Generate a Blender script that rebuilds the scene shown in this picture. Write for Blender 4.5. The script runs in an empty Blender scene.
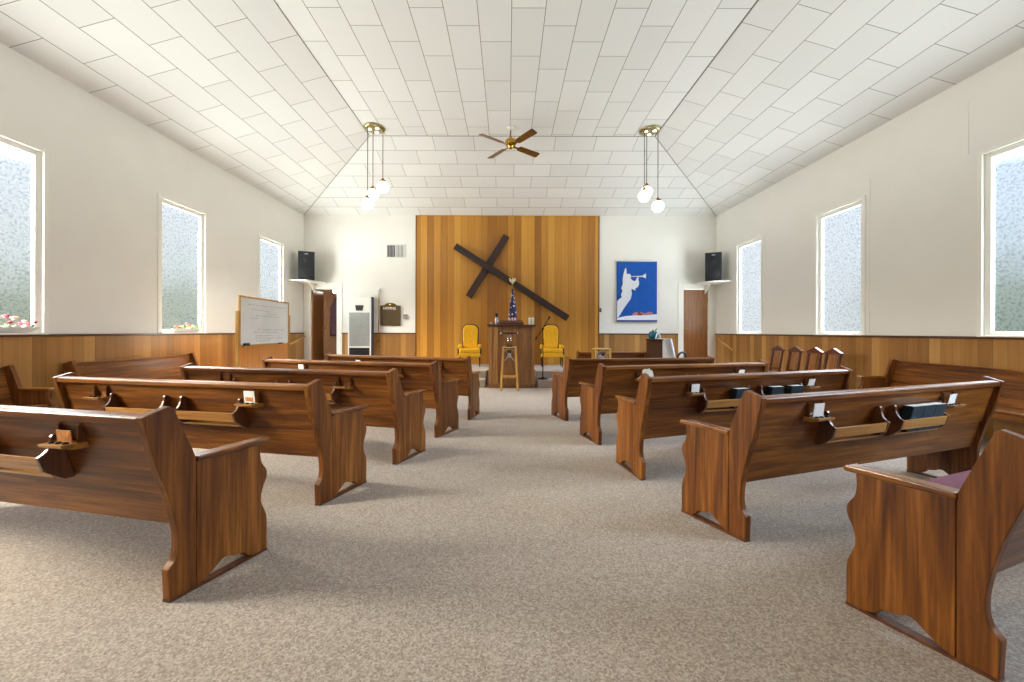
import bpy, bmesh, math, random
from mathutils import Vector, Matrix
R = math.radians
PI = math.pi
random.seed(7)
S = bpy.context.scene
C = S.collection

# ------------------------------------------------------------------ materials
def lin(r, g, b):
    f = lambda c: (c/255/12.92) if c/255 <= .04045 else ((c/255+.055)/1.055)**2.4
    return (f(r), f(g), f(b), 1)

def new_mat(name):
    m = bpy.data.materials.new(name); m.use_nodes = True
    nt = m.node_tree; b = nt.nodes['Principled BSDF']
    return m, nt, b

def N(nt, kind, **kw):
    n = nt.nodes.new(kind)
    for k, v in kw.items():
        if k.startswith('i_'):
            key = k[2:]
            n.inputs[int(key) if key.isdigit() else key.replace('_', ' ')].default_value = v
        else: setattr(n, k, v)
    return n

def ramp(nt, stops, interp='LINEAR'):
    n = nt.nodes.new('ShaderNodeValToRGB'); cr = n.color_ramp; cr.interpolation = interp
    while len(cr.elements) < len(stops): cr.elements.new(.5)
    for e, (p, c) in zip(cr.elements, stops): e.position = p; e.color = c
    return n

def plain(name, col, rough=.5, metal=0, emit=0, var=.06, scale=14, coat=0, spec=.5, bump=0):
    m, nt, b = new_mat(name)
    tc = N(nt, 'ShaderNodeTexCoord'); no = N(nt, 'ShaderNodeTexNoise', i_Scale=scale, i_Detail=4)
    nt.links.new(tc.outputs['Object'], no.inputs['Vector'])
    lo = tuple(c*(1-var) for c in col[:3])+(1,); hi = tuple(min(1, c*(1+var)) for c in col[:3])+(1,)
    r = ramp(nt, [(.3, lo), (.7, hi)]); nt.links.new(no.outputs['Fac'], r.inputs['Fac'])
    nt.links.new(r.outputs['Color'], b.inputs['Base Color'])
    b.inputs['Roughness'].default_value = rough; b.inputs['Metallic'].default_value = metal
    b.inputs['Specular IOR Level'].default_value = spec
    b.inputs['Coat Weight'].default_value = coat
    if emit:
        nt.links.new(r.outputs['Color'], b.inputs['Emission Color']); b.inputs['Emission Strength'].default_value = emit
    if bump:
        bu = N(nt, 'ShaderNodeBump', i_Strength=bump, i_Distance=.01)
        nt.links.new(no.outputs['Fac'], bu.inputs['Height']); nt.links.new(bu.outputs['Normal'], b.inputs['Normal'])
    return m

def wood(name, dark, mid, light, axis, rough=.32, coat=.25, fine=1.0, rnd=.25, spec=.5):
    m, nt, b = new_mat(name); L = nt.links.new
    tc = N(nt, 'ShaderNodeTexCoord'); oi = N(nt, 'ShaderNodeObjectInfo')
    off = N(nt, 'ShaderNodeVectorMath', operation='SCALE'); off.inputs[0].default_value = (7, 11, 5)
    L(oi.outputs['Random'], off.inputs['Scale'])
    ad = N(nt, 'ShaderNodeVectorMath', operation='ADD'); L(tc.outputs['Object'], ad.inputs[0]); L(off.outputs[0], ad.inputs[1])
    sc = [18*fine]*3; sc[axis] = 1.1*fine
    mp = N(nt, 'ShaderNodeMapping'); mp.inputs['Scale'].default_value = sc; L(ad.outputs[0], mp.inputs['Vector'])
    n1 = N(nt, 'ShaderNodeTexNoise', i_Scale=1, i_Detail=6, i_Roughness=.6, i_Distortion=.8); L(mp.outputs[0], n1.inputs['Vector'])
    sc2 = [90*fine]*3; sc2[axis] = 3*fine
    mp2 = N(nt, 'ShaderNodeMapping'); mp2.inputs['Scale'].default_value = sc2; L(ad.outputs[0], mp2.inputs['Vector'])
    n2 = N(nt, 'ShaderNodeTexNoise', i_Scale=1, i_Detail=3); L(mp2.outputs[0], n2.inputs['Vector'])
    mx = N(nt, 'ShaderNodeMath', operation='MULTIPLY_ADD', i_1=.35); L(n2.outputs['Fac'], mx.inputs[0])
    m3 = N(nt, 'ShaderNodeMath', operation='MULTIPLY', i_1=.65); L(n1.outputs['Fac'], m3.inputs[0]); L(m3.outputs[0], mx.inputs[2])
    m4 = N(nt, 'ShaderNodeMath', operation='MULTIPLY_ADD', i_1=rnd*.4, i_2=-rnd*.2); L(oi.outputs['Random'], m4.inputs[0])
    m5 = N(nt, 'ShaderNodeMath', operation='ADD'); L(mx.outputs[0], m5.inputs[0]); L(m4.outputs[0], m5.inputs[1])
    r = ramp(nt, [(.34, dark), (.5, mid), (.66, light)]); L(m5.outputs[0], r.inputs['Fac'])
    L(r.outputs['Color'], b.inputs['Base Color'])
    b.inputs['Roughness'].default_value = rough; b.inputs['Coat Weight'].default_value = coat; b.inputs['Coat Roughness'].default_value = .22; b.inputs['Specular IOR Level'].default_value = spec
    bu = N(nt, 'ShaderNodeBump', i_Strength=.08, i_Distance=.004); L(n2.outputs['Fac'], bu.inputs['Height']); L(bu.outputs['Normal'], b.inputs['Normal'])
    return m

def boards(name, cols, axis, width, rough=.38, groove=.035, coat=.15):
    """vertical boards side by side along one axis of the room"""
    m, nt, b = new_mat(name); L = nt.links.new
    tc = N(nt, 'ShaderNodeTexCoord'); sp = N(nt, 'ShaderNodeSeparateXYZ'); L(tc.outputs['Object'], sp.inputs[0])
    dv = N(nt, 'ShaderNodeMath', operation='DIVIDE', i_1=width); L(sp.outputs[axis], dv.inputs[0])
    fl = N(nt, 'ShaderNodeMath', operation='FLOOR'); L(dv.outputs[0], fl.inputs[0])
    fr = N(nt, 'ShaderNodeMath', operation='FRACT'); L(dv.outputs[0], fr.inputs[0])
    wn = N(nt, 'ShaderNodeTexWhiteNoise', noise_dimensions='1D'); L(fl.outputs[0], wn.inputs['W'])
    sc = [22, 22, 1.0]
    mp = N(nt, 'ShaderNodeMapping'); mp.inputs['Scale'].default_value = sc; L(tc.outputs['Object'], mp.inputs['Vector'])
    of = N(nt, 'ShaderNodeVectorMath', operation='ADD'); L(mp.outputs[0], of.inputs[0])
    cb = N(nt, 'ShaderNodeCombineXYZ'); mu = N(nt, 'ShaderNodeMath', operation='MULTIPLY', i_1=40); L(wn.outputs['Value'], mu.inputs[0]); L(mu.outputs[0], cb.inputs[2]); L(cb.outputs[0], of.inputs[1])
    n1 = N(nt, 'ShaderNodeTexNoise', i_Scale=1, i_Detail=6, i_Roughness=.6, i_Distortion=.5); L(of.outputs[0], n1.inputs['Vector'])
    a = N(nt, 'ShaderNodeMath', operation='MULTIPLY', i_1=.55); L(wn.outputs['Value'], a.inputs[0])
    c = N(nt, 'ShaderNodeMath', operation='MULTIPLY_ADD', i_1=.45); L(n1.outputs['Fac'], c.inputs[0]); L(a.outputs[0], c.inputs[2])
    r = ramp(nt, [(.2 + .55*i/(len(cols)-1), k) for i, k in enumerate(cols)]); L(c.outputs[0], r.inputs['Fac'])
    g = N(nt, 'ShaderNodeMath', operation='GREATER_THAN', i_1=groove); L(fr.outputs[0], g.inputs[0])
    gm = N(nt, 'ShaderNodeMath', operation='MULTIPLY_ADD', i_1=.45, i_2=.55); L(g.outputs[0], gm.inputs[0])
    mx = N(nt, 'ShaderNodeVectorMath', operation='SCALE'); L(r.outputs['Color'], mx.inputs[0]); L(gm.outputs[0], mx.inputs['Scale'])
    L(mx.outputs[0], b.inputs['Base Color'])
    b.inputs['Roughness'].default_value = rough; b.inputs['Coat Weight'].default_value = coat; b.inputs['Coat Roughness'].default_value = .3
    bu = N(nt, 'ShaderNodeBump', i_Strength=.4, i_Distance=.006); L(g.outputs[0], bu.inputs['Height']); L(bu.outputs['Normal'], b.inputs['Normal'])
    return m

def tile_mat(name, step):
    """2:1 ceiling tiles, each column set on by a part (step) of a tile; u counts tile widths across, v metres along"""
    m, nt, b = new_mat(name); L = nt.links.new
    W = .4059
    uv = N(nt, 'ShaderNodeUVMap', uv_map='tiles'); sp = N(nt, 'ShaderNodeSeparateXYZ'); L(uv.outputs[0], sp.inputs[0])
    fl = N(nt, 'ShaderNodeMath', operation='FLOOR'); L(sp.outputs[0], fl.inputs[0])
    fu = N(nt, 'ShaderNodeMath', operation='FRACT'); L(sp.outputs[0], fu.inputs[0])
    th = N(nt, 'ShaderNodeMath', operation='MULTIPLY_ADD', i_1=-step); L(fl.outputs[0], th.inputs[0])
    dv = N(nt, 'ShaderNodeMath', operation='DIVIDE', i_1=2*W); L(sp.outputs[1], dv.inputs[0]); L(dv.outputs[0], th.inputs[2])
    fv = N(nt, 'ShaderNodeMath', operation='FRACT'); L(th.outputs[0], fv.inputs[0])
    fi = N(nt, 'ShaderNodeMath', operation='FLOOR'); L(th.outputs[0], fi.inputs[0])
    cb = N(nt, 'ShaderNodeCombineXYZ'); L(fl.outputs[0], cb.inputs[0]); L(fi.outputs[0], cb.inputs[1])
    wn = N(nt, 'ShaderNodeTexWhiteNoise', noise_dimensions='2D'); L(cb.outputs[0], wn.inputs['Vector'])
    def edge(src, w):
        s = N(nt, 'ShaderNodeMath', operation='SUBTRACT', i_1=.5); L(src.outputs[0], s.inputs[0])
        ab = N(nt, 'ShaderNodeMath', operation='ABSOLUTE'); L(s.outputs[0], ab.inputs[0])
        g = N(nt, 'ShaderNodeMath', operation='GREATER_THAN', i_1=.5-w); L(ab.outputs[0], g.inputs[0]); return g
    e1, e2 = edge(fu, .011), edge(fv, .0045)
    mxx = N(nt, 'ShaderNodeMath', operation='MAXIMUM'); L(e1.outputs[0], mxx.inputs[0]); L(e2.outputs[0], mxx.inputs[1])
    r = ramp(nt, [(0, lin(226, 226, 224)), (1, lin(233, 233, 231))]); L(wn.outputs['Value'], r.inputs['Fac'])
    mix = N(nt, 'ShaderNodeMix', data_type='RGBA'); L(mxx.outputs[0], mix.inputs['Factor']); L(r.outputs['Color'], mix.inputs[6]); mix.inputs[7].default_value = lin(134, 131, 122)
    L(mix.outputs[2], b.inputs['Base Color']); b.inputs['Roughness'].default_value = .85; b.inputs['Specular IOR Level'].default_value = .2
    iv = N(nt, 'ShaderNodeMath', operation='SUBTRACT', i_0=1.0); L(mxx.outputs[0], iv.inputs[1])
    bu = N(nt, 'ShaderNodeBump', i_Strength=.3, i_Distance=.01); L(iv.outputs[0], bu.inputs['Height']); L(bu.outputs['Normal'], b.inputs['Normal'])
    return m

def carpet_mat():
    m, nt, b = new_mat('carpet'); L = nt.links.new
    tc = N(nt, 'ShaderNodeTexCoord')
    v = N(nt, 'ShaderNodeTexVoronoi', i_Scale=140); L(tc.outputs['Object'], v.inputs['Vector'])
    n1 = N(nt, 'ShaderNodeTexNoise', i_Scale=110, i_Detail=4, i_Roughness=.75); L(tc.outputs['Object'], n1.inputs['Vector'])
    n2 = N(nt, 'ShaderNodeTexNoise', i_Scale=1.1, i_Detail=3); L(tc.outputs['Object'], n2.inputs['Vector'])
    sp = N(nt, 'ShaderNodeSeparateColor'); L(v.outputs['Color'], sp.inputs[0])
    a = N(nt, 'ShaderNodeMath', operation='MULTIPLY_ADD', i_1=.42); L(sp.outputs[0], a.inputs[0])
    c = N(nt, 'ShaderNodeMath', operation='MULTIPLY', i_1=.58); L(n1.outputs['Fac'], c.inputs[0]); L(c.outputs[0], a.inputs[2])
    d = N(nt, 'ShaderNodeMath', operation='MULTIPLY_ADD', i_1=.12, i_2=-.06); L(n2.outputs['Fac'], d.inputs[0])
    e = N(nt, 'ShaderNodeMath', operation='ADD'); L(a.outputs[0], e.inputs[0]); L(d.outputs[0], e.inputs[1])
    r = ramp(nt, [(.18, lin(124, 111, 101)), (.5, lin(162, 148, 136)), (.82, lin(196, 183, 171))]); L(e.outputs[0], r.inputs['Fac'])
    L(r.outputs['Color'], b.inputs['Base Color']); b.inputs['Roughness'].default_value = .95; b.inputs['Specular IOR Level'].default_value = .1
    b.inputs['Sheen Weight'].default_value = .1
    bu = N(nt, 'ShaderNodeBump', i_Strength=.5, i_Distance=.01); L(e.outputs[0], bu.inputs['Height']); L(bu.outputs['Normal'], b.inputs['Normal'])
    return m

def glass_mat():
    """pebbled privacy glass: daylight passes, what lies outside is broken into pebbles"""
    m = bpy.data.materials.new('pebbled_glass'); m.use_nodes = True; nt = m.node_tree; L = nt.links.new
    nt.nodes.clear()
    out = N(nt, 'ShaderNodeOutputMaterial'); tc = N(nt, 'ShaderNodeTexCoord')
    v = N(nt, 'ShaderNodeTexVoronoi', i_Scale=46, feature='SMOOTH_F1'); v.inputs['Randomness'].default_value = 1
    no = N(nt, 'ShaderNodeTexNoise', i_Scale=9, i_Detail=3); L(tc.outputs['Object'], no.inputs['Vector'])
    ad = N(nt, 'ShaderNodeVectorMath', operation='MULTIPLY_ADD'); L(no.outputs['Color'], ad.inputs[0]); ad.inputs[1].default_value = (.03,)*3; L(tc.outputs['Object'], ad.inputs[2])
    L(ad.outputs[0], v.inputs['Vector'])
    r = ramp(nt, [(.12, (1, 1, 1, 1)), (.42, (.95, .965, .97, 1)), (.8, (.77, .81, .83, 1))]); L(v.outputs['Distance'], r.inputs['Fac'])
    tr = N(nt, 'ShaderNodeBsdfTransparent'); L(r.outputs['Color'], tr.inputs['Color'])
    gl = N(nt, 'ShaderNodeBsdfGlossy', i_Roughness=.25)
    bu = N(nt, 'ShaderNodeBump', i_Strength=.6, i_Distance=.01); L(v.outputs['Distance'], bu.inputs['Height']); L(bu.outputs['Normal'], gl.inputs['Normal'])
    mix = N(nt, 'ShaderNodeMixShader', i_Fac=.05); L(tr.outputs[0], mix.inputs[1]); L(gl.outputs[0], mix.inputs[2]); L(mix.outputs[0], out.inputs['Surface'])
    return m

M = {}
M['wall'] = plain('painted_wall', lin(234, 232, 226), .7, var=.015, scale=2)
M['trim_white'] = plain('white_paint', lin(238, 236, 228), .45, var=.015)
M['tile'] = tile_mat('ceiling_tile_flat', 1/3); M['tile_half'] = tile_mat('ceiling_tile_slope', .5); M['carpet'] = carpet_mat(); M['glass'] = glass_mat()
HONEY = [lin(146, 92, 24), lin(172, 114, 32), lin(188, 130, 42), lin(204, 148, 56)]
PANEL = [lin(134, 92, 42), lin(154, 107, 52), lin(170, 122, 62), lin(188, 142, 80)]
M['feature'] = boards('honey_boards', HONEY, 0, .178)
M['wains_x'] = boards('wainscot_boards_across', PANEL, 0, .135)
M['wains_y'] = boards('wainscot_boards_along', PANEL, 1, .135)
M['cap'] = wood('wainscot_cap_wood', lin(60, 36, 20), lin(84, 52, 30), lin(104, 66, 38), 1)
PD, PM, PL = lin(68, 34, 11), lin(108, 61, 19), lin(152, 95, 34)
M['pew_len'] = wood('pew_wood_lengthwise', PD, PM, PL, 0, rough=.36, coat=.04, spec=.32)
M['pew_up'] = wood('pew_wood_upright', PD, PM, PL, 2, rough=.45, coat=.0, fine=.8, spec=.28)
M['pew_dep'] = wood('pew_wood_armrest', PD, PM, PL, 1, rough=.26)
M['rack_wood'] = wood('rack_wood', lin(110, 68, 26), lin(160, 108, 46), lin(190, 138, 66), 0)
M['rack_side'] = wood('rack_side_wood', lin(50, 24, 12), lin(86, 46, 22), lin(110, 64, 32), 2)
M['oak'] = wood('light_oak', lin(150, 104, 44), lin(190, 142, 70), lin(212, 168, 92), 2, rnd=.1)
M['oak_rail'] = wood('rail_oak', lin(176, 120, 52), lin(208, 152, 74), lin(222, 170, 92), 1, rnd=.1)
M['pulpit'] = wood('pulpit_wood', lin(98, 62, 30), lin(130, 86, 46), lin(150, 104, 60), 2, rnd=.05)
M['pulpit_stile'] = wood('pulpit_stile_wood', lin(124, 84, 40), lin(156, 110, 58), lin(174, 130, 74), 2, rnd=.05)
M['mahogany'] = wood('red_brown_wood', lin(52, 22, 14), lin(88, 40, 24), lin(110, 56, 34), 0)
M['fold'] = plain('ceiling_fold_strip', lin(128, 124, 112), .7)
M['cross'] = wood('dark_beam_wood', lin(32, 18, 16), lin(50, 29, 25), lin(64, 40, 34), 0, rough=.6, coat=0)
M['door'] = wood('door_veneer', lin(118, 72, 36), lin(142, 90, 48), lin(160, 106, 60), 2, rough=.3, rnd=.05)
M['dark_brown'] = plain('dark_brown_laminate', lin(70, 42, 18), .7, spec=.15)
M['black'] = plain('black_plastic', lin(14, 15, 18), .5)
M['grille'] = plain('speaker_cloth', lin(18, 20, 26), .8)
M['black_metal'] = plain('black_metal', lin(26, 24, 24), .35, metal=.6)
M['chrome'] = plain('chrome', lin(215, 215, 215), .15, metal=1)
M['brass'] = plain('brass', lin(190, 150, 70), .2, metal=1)
M['brass_dull'] = plain('antique_brass', lin(150, 112, 48), .32, metal=1)
M['brass_pale'] = plain('pale_greenish_brass', lin(176, 164, 120), .28, metal=1)
M['chain'] = plain('dark_chain', lin(96, 88, 70), .4, metal=.8)
M['globe'] = plain('lit_globe', (1, .98, .95, 1), .3, emit=7, var=0)
M['lens'] = plain('lit_lens', (1, .93, .8, 1), .3, emit=3, var=0)
M['yellow'] = plain('mustard_velvet', lin(226, 170, 8), .75, var=.12, scale=30)
M['chair_wood'] = plain('chair_frame_wood', lin(64, 38, 24), .4)
M['white'] = plain('white_enamel', lin(222, 222, 218), .35, var=.02)
M['paper'] = plain('white_paper', lin(240, 240, 236), .8, var=.02)
M['orange_card'] = plain('orange_card', lin(206, 132, 62), .7, var=.25, scale=40)
M['silver'] = plain('brushed_metal', lin(168, 172, 172), .35, metal=.7)
M['heater_gray'] = plain('grey_steel', lin(156, 160, 158), .3, metal=.5)
M['heater_side'] = plain('slate_blue_paint', lin(70, 78, 100), .4)
M['book'] = plain('dark_teal_cloth', lin(16, 44, 58), .55, var=.1)
M['pages'] = plain('book_pages', lin(236, 236, 228), .8, var=.04)
M['mauve'] = plain('mauve_fabric', lin(116, 62, 80), .9, var=.12, scale=60, bump=.2)
M['whiteboard'] = plain('whiteboard_surface', lin(232, 237, 238), .2, var=.04, scale=3)
M['ink'] = plain('faded_marker', lin(150, 160, 170), .7)
M['hymn_face'] = plain('brown_felt', lin(84, 66, 34), .7)
M['blue'] = plain('royal_blue_cloth', lin(10, 84, 178), .85, var=.06, scale=8)
M['blue_dark'] = plain('navy_band', lin(34, 60, 130), .85)
M['felt_white'] = plain('white_felt', lin(226, 230, 240), .9, var=.03)
M['felt_rose'] = plain('rose_felt', lin(176, 120, 128), .9, var=.2, scale=25)
M['felt_red'] = plain('dark_red_felt', lin(130, 58, 66), .9)
M['teal'] = plain('teal_glaze', lin(16, 88, 118), .3, var=.15)
M['leaf'] = plain('leaf_green', lin(96, 128, 62), .6, var=.3, scale=30)
M['leaf_pale'] = plain('pale_leaf_green', lin(112, 146, 92), .6, var=.2, scale=30)
M['pink'] = plain('pink_petal', lin(214, 98, 122), .7, var=.2, scale=60)
M['coral'] = plain('coral_petal', lin(200, 100, 56), .7, var=.2, scale=60)
M['cream'] = plain('cream_petal', lin(236, 216, 184), .7, var=.1, scale=60)
M['crimson'] = plain('crimson_petal', lin(164, 42, 72), .7, var=.2, scale=60)
M['robe'] = plain('plum_cloth', lin(70, 44, 52), .9, var=.2)
M['seat_pink'] = plain('pale_pink_fabric', lin(206, 180, 196), .9)
M['fan_wood'] = wood('fan_blade_wood', lin(66, 40, 14), lin(110, 72, 24), lin(136, 94, 36), 0, rnd=.05)
M['vestibule'] = plain('vestibule_paint', lin(128, 88, 54), .7)
M['vest_globe'] = plain('lit_vestibule_globe', (1, .93, .82, 1), .3, emit=22, var=0)

def flag_mat():
    """stars-and-stripes cloth hanging in folds: white stars on blue above, red and white stripes below"""
    m, nt, b = new_mat('flag_cloth'); L = nt.links.new
    tc = N(nt, 'ShaderNodeTexCoord'); sp = N(nt, 'ShaderNodeSeparateXYZ'); L(tc.outputs['Object'], sp.inputs[0])
    v = N(nt, 'ShaderNodeTexVoronoi', i_Scale=16); L(tc.outputs['Object'], v.inputs['Vector'])
    st = ramp(nt, [(.28, lin(235, 235, 240)), (.36, lin(34, 44, 104))], 'LINEAR'); L(v.outputs['Distance'], st.inputs['Fac'])
    a = N(nt, 'ShaderNodeMath', operation='MULTIPLY', i_1=15.0); L(sp.outputs[0], a.inputs[0])
    a2 = N(nt, 'ShaderNodeMath', operation='MULTIPLY_ADD', i_1=3.2); L(sp.outputs[2], a2.inputs[0]); L(a.outputs[0], a2.inputs[2])
    f = N(nt, 'ShaderNodeMath', operation='FRACT'); L(a2.outputs[0], f.inputs[0])
    rs = ramp(nt, [(0, lin(176, 40, 56)), (.42, lin(236, 226, 230))], 'CONSTANT'); L(f.outputs[0], rs.inputs['Fac'])
    g = N(nt, 'ShaderNodeMath', operation='GREATER_THAN', i_1=1.2); L(sp.outputs[2], g.inputs[0])
    mx = N(nt, 'ShaderNodeMix', data_type='RGBA'); L(g.outputs[0], mx.inputs['Factor']); L(rs.outputs['Color'], mx.inputs[6]); L(st.outputs['Color'], mx.inputs[7])
    L(mx.outputs[2], b.inputs['Base Color']); b.inputs['Roughness'].default_value = .7
    return m
M['flag'] = flag_mat()

# ------------------------------------------------------------------ mesh helpers
class MB:
    def __init__(s): s.bm = bmesh.new(); s.uv = None
    def box(s, x0, x1, y0, y1, z0, z1, f=None):
        f = f or (lambda *p: p)
        v = [s.bm.verts.new(f(x, y, z)) for x in (x0, x1) for y in (y0, y1) for z in (z0, z1)]
        for q in ((0, 1, 3, 2), (4, 6, 7, 5), (0, 4, 5, 1), (2, 3, 7, 6), (0, 2, 6, 4), (1, 5, 7, 3)):
            s.bm.faces.new([v[i] for i in q])
        return s
    def prism(s, pts, a, b, f):
        """closed outline pts (p,q) swept from a to b; f(c,p,q) gives the point"""
        A = [s.bm.verts.new(f(a, *p)) for p in pts]; B = [s.bm.verts.new(f(b, *p)) for p in pts]
        s.bm.faces.new(A); s.bm.faces.new(B[::-1]); n = len(pts)
        for i in range(n): s.bm.faces.new((A[i], B[i], B[(i+1) % n], A[(i+1) % n]))
        return s
    def tube(s, path, r, seg=8, cap=True):
        path = [Vector(p) for p in path]; rr = r if isinstance(r, (list, tuple)) else [r]*len(path)
        rings = []; up = None
        for i, p in enumerate(path):
            d = (path[min(i+1, len(path)-1)] - path[max(i-1, 0)]).normalized()
            if up is None: up = Vector((0, 0, 1)) if abs(d.z) < .9 else Vector((1, 0, 0))
            x = d.cross(up).normalized(); y = x.cross(d).normalized(); up = y
            rings.append([s.bm.verts.new(p + (x*math.cos(2*PI*k/seg) + y*math.sin(2*PI*k/seg))*rr[i]) for k in range(seg)])
        for a, b in zip(rings, rings[1:]):
            for k in range(seg):
                fc = s.bm.faces.new((a[k], a[(k+1) % seg], b[(k+1) % seg], b[k])); fc.smooth = True
        if cap:
            s.bm.faces.new(rings[0][::-1]); s.bm.faces.new(rings[-1])
        return s
    def lathe(s, prof, o=(0, 0, 0), seg=20, axis='z', sx=1, sy=1):
        o = Vector(o); rings = []
        def pt(r, h, k):
            a = 2*PI*k/seg; c, d = r*math.cos(a)*sx, r*math.sin(a)*sy
            return o + Vector((c, d, h) if axis == 'z' else (c, h, d) if axis == 'y' else (h, c, d))
        for r, h in prof:
            rings.append([s.bm.verts.new(pt(max(r, 1e-4), h, k)) for k in range(seg)])
        for a, b in zip(rings, rings[1:]):
            for k in range(seg):
                fc = s.bm.faces.new((a[k], a[(k+1) % seg], b[(k+1) % seg], b[k])); fc.smooth = True
        s.bm.faces.new(rings[0][::-1]); s.bm.faces.new(rings[-1])
        return s
    def ball(s, c, r, seg=16, sc=(1, 1, 1)):
        n = seg//2
        prof = [(r*math.sin(PI*i/n), -r*math.cos(PI*i/n)*sc[2]) for i in range(n+1)]
        return s.lathe(prof, c, seg, sx=sc[0], sy=sc[1])
    def blade(s, pts, th, up):
        """a flat outline of 3-D points given thickness along up"""
        up = Vector(up)*th
        A = [s.bm.verts.new(Vector(p)) for p in pts]; B = [s.bm.verts.new(Vector(p)+up) for p in pts]
        s.bm.faces.new(A); s.bm.faces.new(B[::-1]); n = len(pts)
        for i in range(n): s.bm.faces.new((A[i], B[i], B[(i+1) % n], A[(i+1) % n]))
        return s
    def build(s, name, mat, parent=None, bevel=0, seg=2, smooth=False, loc=None, rotz=0):
        bmesh.ops.recalc_face_normals(s.bm, faces=s.bm.faces)
        me = bpy.data.meshes.new(name); s.bm.to_mesh(me); s.bm.free()
        o = bpy.data.objects.new(name, me); C.objects.link(o); me.materials.append(M[mat] if isinstance(mat, str) else mat)
        if smooth:
            for p in me.polygons: p.use_smooth = True
        if parent is not None: o.parent = parent
        if loc is not None: o.location = loc
        if rotz: o.rotation_euler = (0, 0, rotz)
        if bevel:
            md = o.modifiers.new('edge', 'BEVEL'); md.width = bevel; md.segments = seg; md.limit_method = 'ANGLE'; md.angle_limit = R(35)
            md.harden_normals = False
        return o

def tag(o, label=None, cat=None, group=None, kind=None):
    for k, v in (('label', label), ('category', cat), ('group', group), ('kind', kind)):
        if v: o[k] = v
    return o
def thing(name, label, cat, loc=(0, 0, 0), rotz=0, group=None):
    o = bpy.data.objects.new(name, None); C.objects.link(o); o.empty_display_size = .1
    o.location = loc; o.rotation_euler = (0, 0, rotz)
    return tag(o, label, cat, group)
def struct(o): o['kind'] = 'structure'; return o
def copy_tree(o, parent=None):
    c = o.copy(); C.objects.link(c); c.parent = parent
    for ch in list(o.children): copy_tree(ch, c)
    return c
def smooth_path(pts, n=4):
    out = []
    for i in range(len(pts)-1):
        p0, p1, p2, p3 = pts[max(i-1, 0)], pts[i], pts[i+1], pts[min(i+2, len(pts)-1)]
        for k in range(n):
            t = k/n
            out.append(tuple(.5*((2*b)+(-a+c)*t+(2*a-5*b+4*c-d)*t*t+(-a+3*b-3*c+d)*t**3) for a, b, c, d in zip(p0, p1, p2, p3)))
    out.append(tuple(pts[-1])); return out

# ------------------------------------------------------------------ room
XL, XR, YB, YF = -5.43, 5.55, 10.4, -1.9
ZE, ZC = 4.275, 5.04                    # eave and flat ceiling
CXL, CXR, YH = -2.72, 2.89, 7.684       # edges of the flat part
SILL, WTOP, WH = 1.15, 3.28, .45
WY = [4.12, 6.56, 9.0, 1.68]

fl = MB().box(XL-.2, XR+.2, YF-.2, YB+2.0, -.12, 0).build('floor', 'carpet'); struct(fl)

def cells(axis, p0, p1, lo, hi, z0, z1, holes):
    """a wall as a box with rectangular openings"""
    mb = MB()
    cs = sorted({lo, hi, *[h[0] for h in holes], *[h[1] for h in holes]}); zs = sorted({z0, z1, *[h[2] for h in holes], *[h[3] for h in holes]})
    for a, b in zip(cs, cs[1:]):
        for c, d in zip(zs, zs[1:]):
            if any(h[0] <= (a+b)/2 <= h[1] and h[2] <= (c+d)/2 <= h[3] for h in holes): continue
            mb.box(*((p0, p1, a, b) if axis == 0 else (a, b, p0, p1)), c, d)
    bmesh.ops.remove_doubles(mb.bm, verts=mb.bm.verts, dist=1e-5)
    # drop the inner faces shared by neighbouring cells
    seen = {}
    for f in mb.bm.faces: seen.setdefault(frozenset(f.verts), []).append(f)
    bmesh.ops.delete(mb.bm, geom=[f for fs in seen.values() if len(fs) > 1 for f in fs], context='FACES_ONLY')
    return mb
wh = [(y-WH, y+WH, SILL, WTOP) for y in WY]
struct(cells(0, XL-.085, XL, YF-.2, YB+.2, 0, ZE, wh).build('wall_left', 'wall'))
struct(cells(0, XR, XR+.085, YF-.2, YB+.2, 0, ZE, wh).build('wall_right', 'wall'))
DL = (-5.229, -4.537, .323, 2.312); DR = (4.674, 5.340, .323, 2.338)
struct(cells(1, YB, YB+.15, XL, XR, 0, ZE, [DL, DR]).build('wall_back', 'wall'))
struct(cells(1, YF-.2, YF, XL, XR, 0, ZC, []).build('wall_front', 'wall'))

# ceiling: flat middle, two long slopes, one hip towards the pulpit
mb = MB(); bm = mb.bm; uvl = bm.loops.layers.uv.new('tiles'); W = .4059
def cface(pts, fn):
    vs = [bm.verts.new(p) for p in pts]; f = bm.faces.new(vs)
    for l in f.loops: l[uvl].uv = fn(l.vert.co)
sl = math.hypot(CXL-XL, ZC-ZE)/(CXL-XL); sr = math.hypot(XR-CXR, ZC-ZE)/(XR-CXR); sh = math.hypot(YB-YH, ZC-ZE)/(YB-YH)
V0 = .582
cface([(CXL, YF, ZC), (CXL, YH, ZC), (CXR, YH, ZC), (CXR, YF, ZC)], lambda c: ((c.x-.04)/W, c.y-V0))
cface([(XL, YF, ZE), (XL, YB, ZE), (CXL, YH, ZC), (CXL, YF, ZC)], lambda c: (-7-(CXL-c.x)*sl/W, c.y-4.255))
cface([(CXR, YF, ZC), (CXR, YH, ZC), (XR, YB, ZE), (XR, YF, ZE)], lambda c: (7+(c.x-CXR)*sr/W, c.y-4.845+.406))
cface([(CXL, YH, ZC), (XL, YB, ZE), (XR, YB, ZE), (CXR, YH, ZC)], lambda c: ((c.y-YH)*sh/W, c.x-.13))
for f in bm.faces:
    f.normal_update()
    if f.normal.z > 0: f.normal_flip()
me = bpy.data.meshes.new('ceiling'); bm.to_mesh(me); bm.free(); me.materials.append(M['tile']); me.materials.append(M['tile_half'])
for i_, p_ in enumerate(me.polygons): p_.material_index = int(i_ > 0)
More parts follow.
